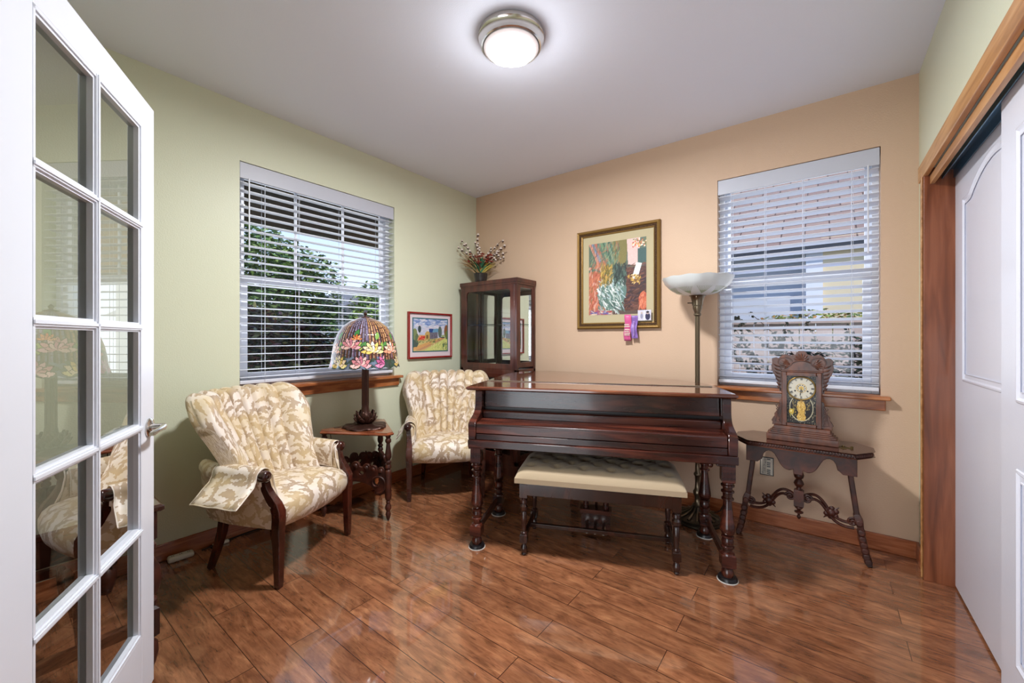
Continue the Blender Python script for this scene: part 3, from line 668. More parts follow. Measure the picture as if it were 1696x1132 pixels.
make_chair('cream leaf brocade channel-back armchair left of the stained glass lamp, nearest the glass door', (.434, -2.14, 0), math.radians(114.7), (-.1, .8))
make_chair('cream leaf brocade channel-back armchair tucked between the lamp table and the piano', (.445, -.846, 0), math.radians(45.6), (.2, .25))

# ------------------------------------------------------------------ triangular lamp table
tv = [(.574, -1.509), (.166, -1.738), (.159, -1.283)]
st = thing('side_table', 'small triangular three-legged table with carved scroll panels, under the stained glass lamp', 'table', (.30, -1.51, 0))
rel = [(x-.30, y+1.51) for x, y in tv]; cen = (sum(p[0] for p in rel)/3, sum(p[1] for p in rel)/3)
tri = []
for i, p in enumerate(rel):
    d = Vector((p[0]-cen[0], p[1]-cen[1])); P = Vector(p)+d.normalized()*.075
    nxt = Vector(rel[(i+1) % 3]); prv = Vector(rel[i-1])
    tri += [tuple(P+(prv-Vector(p)).normalized()*.055), tuple(P+(nxt-Vector(p)).normalized()*.055)]
if True:
    t2 = inset(tri, .008) ; t3 = inset(tri, -.008)
    area = sum(tri[i][0]*tri[(i+1) % 6][1]-tri[(i+1) % 6][0]*tri[i][1] for i in range(6))
    sm, bg_ = (t2, tri) 
    MB().loft([[(x, y, z) for x, y in q] for q, z in ((sm, .578), (bg_, .584), (bg_, .590), (sm, .596), (sm, .600))]).build('table_top', 'tabletop', st, smooth=20)
for p in rel:
    m = MB(); m.lathe([(.016, .58), (.018, .57), (.013, .56), (.020, .55), (.020, .535), (.012, .525), (.016, .49), (.022, .45), (.021, .43), (.012, .41), (.019, .405), (.021, .395), (.013, .385), (.020, .375), (.021, .360), (.012, .35), (.020, .342), (.022, .335), (.022, .16), (.018, .145), (.011, .138), (.016, .13), (.012, .12), (.020, .10), (.021, .085), (.012, .065), (.015, .058), (.018, .045), (.012, .02), (.004, 0)], p, 18)
    m.build('leg', 'carved', st, smooth=40)
def scroll_panel(p0, p1, parent):
    a = Vector((*p0, 0)); b = Vector((*p1, 0)); L = (b-a).length; ux = (b-a).normalized(); nz = Vector((0, 0, 1)); ny = nz.cross(ux)
    mt = Matrix(((ux.x, 0, -ny.x, a.x), (ux.y, 0, -ny.y, a.y), (0, 1, 0, 0), (0, 0, 0, 1))); 
    half = L/2
    out = [(.012, .19), (.055, .175), (.09, .18)]
    out += [(half+(half-.085)*math.cos(t), .185+.075*math.sin(t)) for t in [PI-PI*i/12 for i in range(1, 12)]]
    out += [(L-.09, .18), (L-.055, .175), (L-.012, .19), (L-.012, .33)]
    # scalloped top of rounded lobes
    lob = [(L-.05, .335, .026), (L-.105, .345, .024), (L-.155, .352, .026), (half, .362, .028), (.155, .352, .026), (.105, .345, .024), (.05, .335, .026)]
    for cx, cz, rr in lob: out += [(cx+rr*math.cos(t), cz+rr*math.sin(t)) for t in [-.1+(PI+.2)*i/8 for i in range(9)]]
    out += [(.012, .33)]
    loops = [out]
    for cx in (half-.045, half+.045): loops.append([(cx+.020*math.cos(t), .318+.016*math.sin(t)) for t in [2*PI*i/12 for i in range(12)]])
    for s in (-1, 1):
        cx = half+s*(half-.085)
        loops.append([(cx+s*(.030*math.cos(t)), .262+.030*math.sin(t)+.014*math.cos(t)) for t in [2*PI*i/14 for i in range(14)]])
        loops.append([(cx+s*(.026+.012*math.cos(t)), .318+.011*math.sin(t)) for t in [2*PI*i/10 for i in range(10)]])
    o = panel('scroll_panel', loops, .020, 'carved', parent, mt)
    # raised spiral scrolls on both faces
    m = MB()
    for s in (-1, 1):
        for side in (-1, 1):
            cx = half+s*(half-.075); pts = []
            for i in range(30):
                t = i/29*3.6*PI/1.5; rr = .062*(1-i/29)+.010; pts.append(mt @ Vector((cx+s*rr*math.cos(t-PI/2), .252+rr*.95*math.sin(t-PI/2), side*.010)))
            m = MB(); m.tube(pts, [.009*(1-.4*i/29) for i in range(30)], 8); m.build('carved_scroll', 'carved', o, smooth=60)
    for cx, cz, rr in lob:
        q = mt @ Vector((cx, cz, 0)); MB().ball(q, rr*.82, 12, 8, (.9, .9, .9)).build('carved_lobe', 'carved', o, smooth=60)
for i, j in ((1, 0), (1, 2), (2, 0)): scroll_panel(rel[i], rel[j], st)
# short switch cord hanging under the table top, belongs to the lamp
# ------------------------------------------------------------------ stained glass table lamp
tl = thing('table_lamp', 'stained glass table lamp with pink water lilies on the shade and a bronze lily base', 'lamp', (.303, -1.508, .600))
pad = []
for rr, z in ((.02, .001), (.148, .001), (.156, .006), (.150, .014), (.125, .017), (.08, .020), (.055, .028)):
    ring = []
    for k in range(72):
        a = 2*PI*k/72; q = rr*(1+.05*math.sin(5*a+.6)+.025*math.sin(11*a)+.012*math.sin(23*a)); notch = 1-.16*math.exp(-((a-1.1)/.12)**2)
        ring.append((q*math.cos(a)*notch, q*math.sin(a)*notch*.94, z+.003*math.sin(9*a)*(rr > .06)))
    pad.append(ring)
bs = MB().loft(pad); bs.build('base', 'iron', tl, smooth=50)
lo = MB(); lo.lathe([(.03, .02), (.045, .03), (.05, .05), (.042, .08), (.030, .10), (.026, .12), (.024, .14)], seg=20)
for ring_, (n_, r0, tilt_, hh) in enumerate(((8, .045, .42, .085), (8, .052, .75, .070), (7, .056, 1.15, .055))):
    for k in range(n_):
        a = 2*PI*(k+.5*ring_)/n_; ca, sa = math.cos(a), math.sin(a); g = []
        for i in range(7):
            t = i/6; wd = .021*math.sin(PI*min(.97, .12+.86*t))**.8; rad = r0+math.sin(tilt_)*hh*t*t*.55+.010*math.sin(PI*t); z = .035+.008*ring_*0+hh*t*math.cos(tilt_*.7)
            row = []
            for q in (-1, -.5, 0, .5, 1): row.append((ca*(rad-.006*q*q)-sa*wd*q, sa*(rad-.006*q*q)+ca*wd*q, z))
            g.append(row)
        lo.loft(g, closed=False)
lo.build('lotus_cup', 'iron', tl, smooth=60, solid=.004)
sm_ = MB(); sm_.lathe([(.026, .12), (.024, .15), (.021, .17), (.020, .30), (.0195, .62), (.012, .64), (.010, .76)], seg=20)
for k in range(8):
    a = 2*PI*k/8; sm_.tube([(.021*math.cos(a), .021*math.sin(a), .12+.0*k), (.0195*math.cos(a), .0195*math.sin(a), .60)], .0042, 6)
sm_.build('stem', mat('lamp_stem_bronze', '4b2c24', .35, .4), tl, smooth=50)
# shade: painted on an unrolled strip (u around, v from rim 0 to crown 1)
PW, PH = 520, 120
P = Paint(PW, PH, '241614'); rg = random.Random(7)
ncane = 60
for k in range(ncane):
    x0 = k/ncane; wv = .0042 if k % 2 else .0050
    base_c = ['b58a5c', 'a67c58', 'bf9668', '966c54', 'b0804e'][k % 5]
    if (k//7) % 3 == 1: base_c = ['7a728c', '8d849f', '6a6884', '9a90a8', '807890'][k % 5]
    P.poly([(x0-wv, 0), (x0+wv, 0), (x0+wv, 1), (x0-wv, 1)], base_c)
    P.poly([(x0-wv-.0012+1/ncane*.5-.003, .1), (x0-wv+1/ncane*.5+.003, .1), (x0+1/ncane*.5, 1)], ['5a2a1c', '6a3a2a', '4a3038', '6f5570'][k % 4])
    y = rg.uniform(0, .1)
    while y < 1: P.poly([(x0-wv-.001, y), (x0+wv+.001, y), (x0+wv+.001, y+.012), (x0-wv-.001, y+.012)], '3c1d12'); y += rg.uniform(.075, .11)
P.poly([(0, 0), (1, 0), (1, .12), (0, .12)], '33433e')
for k in range(90):
    x = rg.random(); P.ell(x, rg.uniform(.01, .15), .010, .035, ['34504a', '56707e', '6c7c92', '2c4434', '5f6e8a'][k % 5], rg.uniform(-.5, .5))
def petalflower(cx, cy, R, cols, n, dark='2a1a1a'):
    asp = 3.05  # strip length / height in metres
    for lay, (sc, nn) in enumerate(((1, n), (.62, n-1))):
        for k in range(nn):
            a = PI*(k+.5)/nn*1.15-.1*PI*.75+(lay*.2)
            dx, dy = math.cos(a), math.sin(a); L = R*sc
            for w_, c_ in ((.36, dark), (.27, cols[(k+lay) % len(cols)])):
                l0 = L*(1 if w_ > .3 else .93); pts = []
                for t, ww in ((0, .06), (.35, .8), (.65, 1), (.85, .6), (1, 0), (.85, -.6), (.65, -1), (.35, -.8), (0, -.06)):
                    px, py = l0*t, R*w_*.55*ww*sc**.3; X_ = dx*px-dy*py; Y_ = dy*px+dx*py; pts.append((cx+X_/asp, cy+Y_))
                P.poly(pts, c_)
def leaf(cx, cy, R, a, c):
    asp = 3.05
    for sc, col in ((1, '1d2a1c'), (.84, c)):
        pts = []
        for t, ww in ((-1, 0), (-.5, .55), (0, .7), (.5, .5), (1, 0), (.5, -.5), (0, -.7), (-.5, -.55)):
            px, py = R*t*sc, R*ww*.75*sc; pts.append((cx+(math.cos(a)*px-math.sin(a)*py)/asp, cy+math.sin(a)*px+math.cos(a)*py))
        P.poly(pts, col)
pinks = ['e7aeb4', 'd98a92', 'f0c4bd', 'c9788c']; yels = ['efe09a', 'f2d9b8', 'e8c86a', 'f5e8d2']; peach = ['f0b79a', 'f3cdb4', 'e79a78', 'f6ddd0']; mags = ['d0679a', 'b85a88', 'de8ab2', 'e2a0b4']
nf = 9
for k in range(nf):
    x = (k+.5)/nf
    leaf(x+.03, .50+.05*(k % 2), .085, 1.2, ['4f8a45', '3c7a3c', '7aa04a'][k % 3]); leaf(x-.040, .36, .08, .6, '4a7f42'); leaf(x+.052, .33, .085, 1.5, ['8fae4f', 'a9b95a'][k % 2])
for k in range(nf):
    x = (k+.5)/nf
    petalflower(x, .24+.07*(k % 2), .185, [peach, pinks, yels][k % 3], 7)
    petalflower(x+.5/nf, .04, .16, [mags, yels, pinks][(k+1) % 3], 7)
    if k % 2: petalflower(x+.03, .44, .10, ['e88a52', 'ef9f6a', 'e0763e'], 5)
P.noise(.06)
zp = [0, .03, .08, .15, .22, .28, .315, .335, .345]; rp = [.236, .228, .222, .210, .188, .150, .105, .060, .028]
prof_s = [float(math.hypot(rp[i+1]-rp[i], zp[i+1]-zp[i])) for i in range(8)]; cs_ = np.concatenate([[0], np.cumsum(prof_s)]); cs_ /= cs_[-1]
def shade_fn(u, v):
    a = 2*PI*u; z = float(np.interp(v, cs_, zp)); r = float(np.interp(v, cs_, rp)); 
    ed = max(0, 1-v/.12); r *= 1+.020*ed*math.sin(18*a); z -= .014*ed*(abs(math.sin(9*a)))-.0
    r *= 1+.0035*math.sin(60*a)*min(1, v*3)
    return (r*math.cos(a), r*math.sin(a), .440+z)
P.mesh('shade', shade_fn, 'shade_attr', tl)
MB().lathe([(.034, .783), (.030, .790), (.012, .794), (.008, .800), (.012, .806), (.013, .812), (.006, .820), (.001, .826)], seg=16).build('finial', 'iron', tl)
MB().tube([(-.05, -.10, -.004+.01), (-.10, -.145, .006), (-.125, -.165, .004)], .0022, 6).build('cord', 'blackcord', tl)
# cord dropping behind the table edge with its inline switch
MB().tube([(-.125, -.172, .0), (-.13, -.19, -.03), (-.145, -.165, -.17)], .0022, 6).build('cord', 'blackcord', tl)
MB().tube([(-.145, -.165, -.165), (-.147, -.163, -.175), (-.150, -.158, -.205), (-.151, -.157, -.215)], [.003, .007, .007, .003], 8).build('cord_switch', 'black', tl)

# ------------------------------------------------------------------ curio cabinet
cb = thing('curio_cabinet', 'tall narrow cherry curio cabinet with glass front in the corner, holding glass shelves', 'cabinet', (.085, -.312, 0))
cW, cD, cH = .685, .290, 1.775
m = MB(); m.box(0, cW, 0, cD, .06, .10).box(.01, cW-.01, .01, cD, 0, .06)
m.box(0, .028, 0, .03, .1, cH-.05).box(cW-.032, cW, 0, .03, .1, cH-.05).box(0, .03, cD-.02, cD, .1, cH-.05).box(cW-.03, cW, cD-.028, cD, .1, cH-.05)
m.box(0, cW, 0, cD, .915, .955).box(0, cW, 0, cD, .10, .14)
m.build('frame', 'cab', cb, smooth=0, bevel=.003)
MB().loft([[(x, y, z) for x, y in ((-.004-e, -.004-e), (cW+.004+e, -.004-e), (cW+.004+e, cD), (-.004-e, cD))] for e, z in ((0, cH-.055), (.0, cH-.04), (.006, cH-.034), (.006, cH-.004), (.002, cH))]).build('cornice', 'cab', cb, smooth=0, bevel=.002)
def glazed_door(name, x0, x1, z0, z1):
    def rr(a, b, c, d, notch):
        pts = [(a, c), (b, c)]
        for cx, cz, s in ((b, d, 1), (a, d, -1)):
            seq = [(cx, cz-notch*1.3), (cx-s*notch*.5, cz-notch*.9), (cx-s*notch*.5, cz-notch*.5), (cx-s*notch*1.2, cz-notch*.35), (cx-s*notch*1.4, cz)]
            pts += seq if s == 1 else list(reversed(seq))
        return pts
    d = panel(name, [[(x0, z0), (x1, z0), (x1, z1), (x0, z1)], rr(x0+.042, x1-.042, z0+.045, z1-.038, .016)], .018, 'cab', cb, Matrix.Translation((0, .008, 0)) @ XZ)
    MB().add([(x0+.03, .008, z0+.03), (x1-.03, .008, z0+.03), (x1-.03, .008, z1-.03), (x0+.03, .008, z1-.03)], [(0, 1, 2, 3)]).build('pane', 'glass', d, smooth=0)
    return d
glazed_door('upper_door', .028, cW-.032, .955, cH-.055); glazed_door('lower_door', .028, cW-.032, .14, .915)
def side(name, x, z0, z1):
    d = panel(name, [[(.03, z0), (cD-.02, z0), (cD-.02, z1), (.03, z1)], [(.055, z0+.04), (cD-.045, z0+.04), (cD-.045, z1-.035), (cD-.055, z1-.025), (.065, z1-.025), (.055, z1-.035)]], .014, 'cab', cb, Matrix(((0, 0, 1, x), (1, 0, 0, 0), (0, 1, 0, 0), (0, 0, 0, 1))))
    MB().add([(x, .04, z0+.03), (x, cD-.03, z0+.03), (x, cD-.03, z1-.02), (x, .04, z1-.02)], [(0, 1, 2, 3)]).build('pane', 'glass', d, smooth=0)
for x in (.012, cW-.012): side('side_panel', x, .975, cH-.055); side('side_panel', x, .14, .93)
MB().box(.012, cW-.012, cD-.006, cD, .12, cH-.05).build('back_panel', 'cab', cb, smooth=0)
MB().box(.03, cW-.03, cD-.010, cD-.006, .975, cH-.06).build('mirror', 'mirror', cb, smooth=0)
for z in (.45, 1.36): MB().box(.03, cW-.03, .02, cD-.012, z, z+.006).build('glass_shelf', 'shelfglass', cb, smooth=0)

# flowers in a dark pot on the cabinet
va = thing('flower_arrangement', 'dark pot of dried flowers, pussy willow buds and grasses on the curio cabinet', 'flower arrangement', (.212, -.165, cH+.001))
pm = MB(); pm.lathe([(.050, 0), (.056, .004), (.060, .03), (.066, .08), (.070, .100), (.066, .103), (.060, .096), (.06, .082), (.001, .082)], seg=26); pm.build('pot', mat('dark_glazed_pot', '2a2422', .2, bump=.8, bscale=40), va, smooth=50)
rg = random.Random(3)
MT['stemw'] = mat('twig', '4a2c20', .7); MT['bud'] = mat('white_bud', 'd9ccc0', .8); MT['budcap'] = mat('bud_cap', '3f2420', .6)
MT['leafg'] = mat('leaf_green', '2f6b4a', .5); MT['leafy'] = mat('grass_yellow', 'b8a24a', .6); MT['leaft'] = mat('grass_tan', 'b08a5c', .7); MT['rust'] = mat('rust_bloom', '8a3426', .7)
def curve3(p0, p1, bend, n=8):
    p0 = Vector(p0); p1 = Vector(p1); return [p0.lerp(p1, i/n)+Vector(bend)*math.sin(PI*i/n) for i in range(n+1)]
# camera sees the pot from +x,-y: "right" runs along (.8,.6)
def fl_(r, u, f=0): return (.795*r-.6*f*-1, .607*r-.8*f, u)
tips = [(-.175, .40), (-.20, .33), (-.15, .35), (-.03, .44), (-.05, .37), (-.01, .30), (.10, .33), (.19, .40), (.22, .35), (.25, .30), (.21, .24), (.13, .27), (.17, .30)]
for i, (r, u) in enumerate(tips):
    f = rg.uniform(-.03, .06); path = curve3((0, 0, .09), fl_(r*1.08, u*1.08, f), fl_(-r*.12, .02)); sto = MB().tube(path, [.0022]*9, 5).build('flower_stem', 'stemw', va)
    for k in range(6, 9) if i % 3 else range(4, 9):
        p = path[k]+Vector((rg.uniform(-.012, .012), rg.uniform(-.012, .012), 0)); rr = rg.uniform(.010, .0135)
        bq = MB().ball(p, rr, 8, 6, (1, 1, 1.25)); bq.cur = 1; bq.ball(p-Vector((0, 0, rr*.55)), rr*.95, 8, 5, (1, 1, .8)); bq.build('bud', ['bud', 'budcap'], sto, smooth=60)
def blades(name, mt, n, r0, r1, u0, u1, wd, seed):
    g = random.Random(seed); b = MB()
    for _ in range(n):
        r = g.uniform(r0, r1); u = g.uniform(u0, u1); f = g.uniform(-.07, .07); pth = curve3((g.uniform(-.03, .03), g.uniform(-.03, .03), .09), fl_(r, u, f), (0, 0, .03)); w_ = Vector((g.uniform(-1, 1), g.uniform(-1, 1), 0)).normalized()
        rows = [[tuple(p-w_*wd*math.sin(PI*min(.98, .15+.85*i/8))*.5), tuple(p+w_*wd*math.sin(PI*min(.98, .15+.85*i/8))*.5)] for i, p in enumerate(pth)]
        b.loft(rows, closed=False)
    b.build(name, mt, va, smooth=60)
blades('leaf', 'leafg', 44, -.14, .14, .14, .27, .026, 1); blades('grass_blade', 'leaft', 70, -.27, -.10, .14, .32, .008, 2); blades('grass_blade', 'leafy', 28, .03, .21, .10, .22, .014, 4)
rb = MB(); g = random.Random(8)
for _ in range(46):
    c_ = Vector(fl_(g.uniform(-.12, .12), g.uniform(.20, .29), g.uniform(-.03, .08)))
    for k in range(5): a = 2*PI*k/5; rb.ball(c_+Vector((.008*math.cos(a), .008*math.sin(a), g.uniform(-.005, .005))), .007, 6, 4, (1, 1, .7))
rb.build('bloom', 'rust', va, smooth=60)
blades('spike_leaf', 'rust', 16, -.10, .10, .24, .34, .008, 9)

# ------------------------------------------------------------------ floor lamp
fp_ = thing('floor_lamp', 'brass torchiere floor lamp with frosted glass bowl behind the piano', 'lamp', (2.238, -.238, 0))
bs = MB(); bs.lathe([(.145, 0), (.152, .006), (.152, .016), (.142, .022), (.144, .030), (.135, .036), (.10, .045), (.06, .062), (.036, .085), (.028, .10)], seg=48); bb = bs.build('base', 'brassdark', fp_, smooth=40)
bl = MB()
for k in range(14):
    a = 2*PI*k/14; bl.tube([(.13*math.cos(a), .13*math.sin(a), .040), (.09*math.cos(a), .09*math.sin(a), .052), (.05*math.cos(a), .05*math.sin(a), .074), (.032*math.cos(a), .032*math.sin(a), .098)], [.010, .009, .006, .004], 6)
bl.build('leaf_relief', 'brass', bb, smooth=60)
pl = MB(); pl.lathe([(.028, .098), (.032, .11), (.020, .12), (.017, .16), (.026, .18), (.028, .20), (.018, .215), (.014, .25), (.016, .30), (.024, .31), (.024, .32), (.015, .33), (.013, .40), (.018, .41), (.018, .44), (.0135, .45), (.0135, 1.385), (.018, 1.388)], seg=20)
for k in range(10): a = 2*PI*k/10; pl.tube([(.0125*math.cos(a), .0125*math.sin(a), .45), (.0125*math.cos(a), .0125*math.sin(a), 1.385)], .003, 5)
pl.build('pole', 'brass', fp_, smooth=50)
MB().lathe([(.016, 1.385), (.024, 1.392), (.024, 1.402), (.019, 1.407), (.021, 1.415), (.030, 1.440), (.030, 1.455), (.034, 1.458), (.036, 1.485), (.044, 1.515), (.055, 1.525), (.052, 1.53), (.001, 1.53)], seg=32).build('socket_cup', 'brass', fp_, smooth=40)
MB().tube([(-.03, -.02, 1.475), (-.055, -.035, 1.475)], .0035, 8).build('switch_key', 'brassdark', fp_)
def bowlring(r, z): return [(r*math.cos(2*PI*k/96)*(1+.004*abs(math.sin(6*2*PI*k/96))*(r > .19)), r*math.sin(2*PI*k/96)*(1+.004*abs(math.sin(6*2*PI*k/96))*(r > .19)), z+(.0025*math.cos(12*2*PI*k/96) if r > .2 else 0)) for k in range(96)]
bo = MB(); bo.loft([bowlring(r, z) for r, z in ((.02, 1.525), (.06, 1.526), (.10, 1.533), (.14, 1.548), (.175, 1.573), (.203, 1.605), (.222, 1.645), (.216, 1.645), (.197, 1.608), (.170, 1.579), (.137, 1.555), (.10, 1.541), (.06, 1.533), (.02, 1.532))]); bwl = bo.build('glass_bowl', 'bowlglass', fp_, smooth=50)
cutm = MB()
for k in range(9):
    a = 2*PI*k/9+.3
    for j in range(-4, 5):
        p = []
        for t in (0, .5, 1):
            r = .09+.085*t; aa = a+j*.055*t*1.2; z = np.interp(r, (.06, .10, .14, .175, .203), (1.526, 1.533, 1.548, 1.573, 1.605)); p.append(((r)*math.cos(aa), (r)*math.sin(aa), float(z)-.0005))
        cutm.tube(p, [.0008, .0022, .0008], 5)
cutm.build('etched_leaf', 'bowlcut', bwl)
MB().tube([(.05, .12, .012), (.12, .15, .05), (.13, .20, .09), (.10, .21, .02)], .0025, 6).build('cord', 'blackcord', fp_)

# ------------------------------------------------------------------ framed pictures
def frame_loft(w_, h_, prof_):  # prof: (inset from outer edge, height from wall)
    rings = [[(a, -d, b_) for a, b_ in ((i, i), (w_-i, i), (w_-i, h_-i), (i, h_-i))] for i, d in prof_]
    return rings
pw, phh = .713, .838
pc = thing('framed_picture', 'large picture in a wide carved gold frame with a cream mat on the peach wall', 'picture', (1.210, -.003, 1.314))
f = MB(); f.loft(frame_loft(pw, phh, [(0, 0), (0, .022), (.010, .032), (.018, .030), (.024, .024)]), cap=False); f.build('frame_outer', 'gold', pc, smooth=0)
f = MB(); f.loft(frame_loft(pw, phh, [(.024, .024), (.026, .020), (.042, .018), (.044, .022)]), cap=False); f.build('frame_carved_band', 'golddark', pc, smooth=0)
gb = MB()
def beads(mb, w_, h_, i, d, step, r):
    per = [((i, i), (w_-i, i)), ((w_-i, i), (w_-i, h_-i)), ((w_-i, h_-i), (i, h_-i)), ((i, h_-i), (i, i))]
    for a, c in per:
        L = math.hypot(c[0]-a[0], c[1]-a[1]); n = int(L/step)
        for k in range(n): t = (k+.5)/n; mb.ball((a[0]+(c[0]-a[0])*t, -d, a[1]+(c[1]-a[1])*t), r, 6, 4, (1, .7, 1))
beads(gb, pw, phh, .034, .019, .014, .0058); gb.build('carved_beads', 'golddark', pc, smooth=60)
f = MB(); f.loft(frame_loft(pw, phh, [(.044, .022), (.050, .020), (.054, .008)]), cap=False); f.build('frame_lip', 'gold', pc, smooth=0)
MB().box(.05, pw-.05, -.009, -.001, .05, phh-.05).build('mat_board', 'matboard', pc, smooth=0)
# a plain interior scene in the same colours (two seated figures are deliberately not drawn)
Q = Paint(150, 190, '5b4a44'); R_ = Q.rng
Q.poly([(0, .5), (1, .5), (1, 1), (0, 1)], '5c6a5c'); 
for k in range(9): Q.poly([(.0+k*.05, 1), (.06+k*.05, 1), (.24+k*.05, .62), (.20+k*.05, .62)], ['c98a78', '7f87a8', 'b06a5a', '587062', '6f8a6a', '476352', '86977a', '3f5a4c', '9a6a54'][k])
Q.poly([(.42, 1), (.70, 1), (.66, .64), (.46, .66)], '7c7444'); Q.poly([(.68, 1), (.90, 1), (.88, .64), (.70, .66)], 'd9b9b4')
Q.poly([(.86, .86), (1, .86), (1, .55), (.86, .55)], '3e5a58')
Q.strokes(60, ['d97a4a', 'f0e0cc', 'b44a34', 'e8b87a', '6f7a4a'], (.78, 1, .88, .99), .016, .010, .5, .95)
Q.strokes(260, ['4f6a58', '8a9a7a', '3e5448', '6f8f7a', 'a86a54'], (.05, .55, .62, 1), .05, .007, 1.35)
Q.poly([(0, .0), (.30, 0), (.32, .55), (.12, .62), (0, .6)], 'b0654e'); Q.strokes(160, ['d98a6a', 'a04a3a', 'd8b0a0', '7a6a44', 'c0785a'], (0, .30, .05, .72), .04, .012, 1.2)
Q.poly([(.58, .05), (1, .05), (1, .62), (.62, .62)], '4a2e2a'); Q.strokes(200, ['5f3a30', '2e2428', '6f4a3e', '342c3c', '7d5044'], (.58, 1, .05, .66), .06, .010, .2)
Q.ell(.42, .30, .26, .22, '5d7a74', .4); Q.strokes(260, ['9fb4b8', 'e2e6e4', '5f7a72', '3f5650', 'b8c4c0', '6e8a7c'], (.18, .62, .04, .48), .055, .009, -.9, .85)
Q.strokes(130, ['a8863e', '7c6a2c', 'c8a656', '5f5a2a'], (.22, .42, .42, .68), .05, .007, 1.2, .85)
Q.strokes(90, ['34423f', '4c6258', '25302f'], (.46, .66, .42, .66), .05, .012, 1.4, .9)
Q.poly([(.76, .46), (.86, .47), (.93, .66), (.84, .68)], 'd8dcd8')
Q.strokes(60, ['c9a04a', 'e2c07a', '8a6a34'], (.70, .90, .40, .52), .022, .008, .6, .9)
Q.ell(.95, .17, .07, .12, 'c86a4a'); Q.strokes(40, ['d98a6a', 'a84a3a'], (.88, 1, .06, .28), .03, .01, 1.3)
Q.strokes(50, ['b8403a', '4a5a9a', 'd8c8b8'], (.05, .40, 0, .06), .04, .010, .1)
Q.noise(.07)
Q.mesh('artwork', lambda u, v: (.108+u*.495, -.0105, .118+v*.605), 'paint_attr', pc)
# ribbons and a photo card tucked in the frame corner
def ribbon(name, label, x, z0, z1, wd, col, ph):
    rbm = MB(); rows = []
    for j in range(13):
        z = z1+(z0-z1)*j/12; yy = -.040-.006*math.sin(j*.9+ph)-.004*(j/12); xx = x+.004*math.sin(j*.5+ph)
        rows.append([(xx-wd/2+wd*i/6, yy-.003*math.sin(i*1.1+ph), z) for i in range(7)])
    rbm.loft(rows, closed=False); o = rbm.build(name, mat(name+'_satin', col, .35, sheen=.3), None, smooth=80, solid=.0012); o.location = (0, 0, 0); return tag(o, label, 'ribbon')
r1 = ribbon('award_ribbon', 'pink award ribbon hanging from the corner of the gold frame', 1.672, 1.215, 1.425, .056, 'd0588e', 0)
r2 = ribbon('award_ribbon', 'purple award ribbon beside the pink one on the gold frame', 1.728, 1.235, 1.415, .050, '8766b0', 1.4)
lt = MB(); g = random.Random(5)
for z in (1.345, 1.33, 1.305, 1.29, 1.275, 1.262):
    x = 1.650
    while x < 1.690: wq = g.uniform(.003, .007); lt.box(x, x+wq, -.0545, -.0515, z-.004, z+.004); x += wq+.002
lt.build('gilt_lettering', 'plastic', r1, smooth=0)
lt = MB()
for k in range(9): lt.box(1.722, 1.7325, -.0545, -.0515, 1.26+k*.013, 1.268+k*.013)
lt.build('gilt_lettering', mat('faded_print', 'a58ac0', .5), r2, smooth=0)
Z = Paint(40, 30, 'c9c6d4'); Z.ell(.30, .42, .10, .26, '8f8fa6'); Z.ell(.30, .72, .07, .10, 'b8a8a0'); Z.ell(.75, .38, .18, .34, '2c2a4a'); Z.ell(.74, .72, .11, .14, 'b09a94'); Z.ell(.74, .80, .12, .09, '2a2230'); Z.poly([(.48, 0), (.52, 0), (.52, 1), (.48, 1)], 'eeeef4'); Z.noise(.05)
ph = thing('photo_card', 'small black and white photo card tucked in the lower right corner of the gold frame', 'photo', (1.755, -.042, 1.375)); Z.mesh('photo_print', lambda u, v: (u*.105, -.0006, v*.082), 'paint_attr', ph)
MB().box(0, .105, 0, .0015, 0, .082).build('card', 'plastic', ph, smooth=0)

# small landscape in a red frame on the green wall (faces +x). local x runs along -y..+y
pc2 = thing('framed_picture', 'small watercolour of a barn and road in a thin red frame on the green wall', 'picture', (.003, -.902, 1.052), PI/2)
w2, h2 = .527, .420
f = MB(); f.loft(frame_loft(w2, h2, [(0, 0), (0, .022), (.004, .025), (.012, .025), (.016, .020), (.016, .006)]), cap=False); f.build('frame', 'redframe', pc2, smooth=0)
MB().box(.014, w2-.014, -.008, -.001, .014, h2-.014).build('mat_board', 'pinkmat', pc2, smooth=0)
MB().box(.050, w2-.045, -.0095, -.008, .058, h2-.050).build('inner_mat', 'tealmat', pc2, smooth=0)
L_ = Paint(150, 110, 'b9c2d6')
L_.poly([(0, .78), (1, .78), (1, 1), (0, 1)], '7f97c4'); L_.strokes(120, ['5c7ab8', 'a8b8d8', '9db0d8', 'd9dbe4'], (0, 1, .75, 1), .07, .02, .1, .7); L_.strokes(80, ['e2dfe6', 'd8ccd8', 'b8c6de'], (.1, .95, .5, .8), .07, .03, .1, .6)
L_.poly([(0, 0), (1, 0), (1, .42), (0, .36)], 'c8bb7c'); L_.poly([(0, .03), (0, .12), (.85, .44), (.92, .40), (.30, .05)], 'd3a266'); L_.poly([(.05, .02), (.2, .02), (.9, .38), (.86, .40)], 'c0906a')
L_.poly([(.3, .0), (1, 0), (1, .36), (.92, .39)], 'cdd17c'); L_.strokes(90, ['a9c45a', 'd6d490', '7fa048', 'e8e0a0'], (.5, 1, 0, .3), .03, .010, 1.2, .7)
L_.poly([(0, .12), (.0, .42), (.12, .36), (.14, .22), (.10, .13)], '4a5a52'); L_.ell(.04, .52, .07, .18, '7d8a5c'); L_.ell(.10, .40, .05, .14, '5f6f52')
L_.ell(.17, .68, .045, .11, '3a4a4e'); L_.poly([(.165, .5), (.175, .5), (.175, .62), (.165, .62)], '3a2e2a')
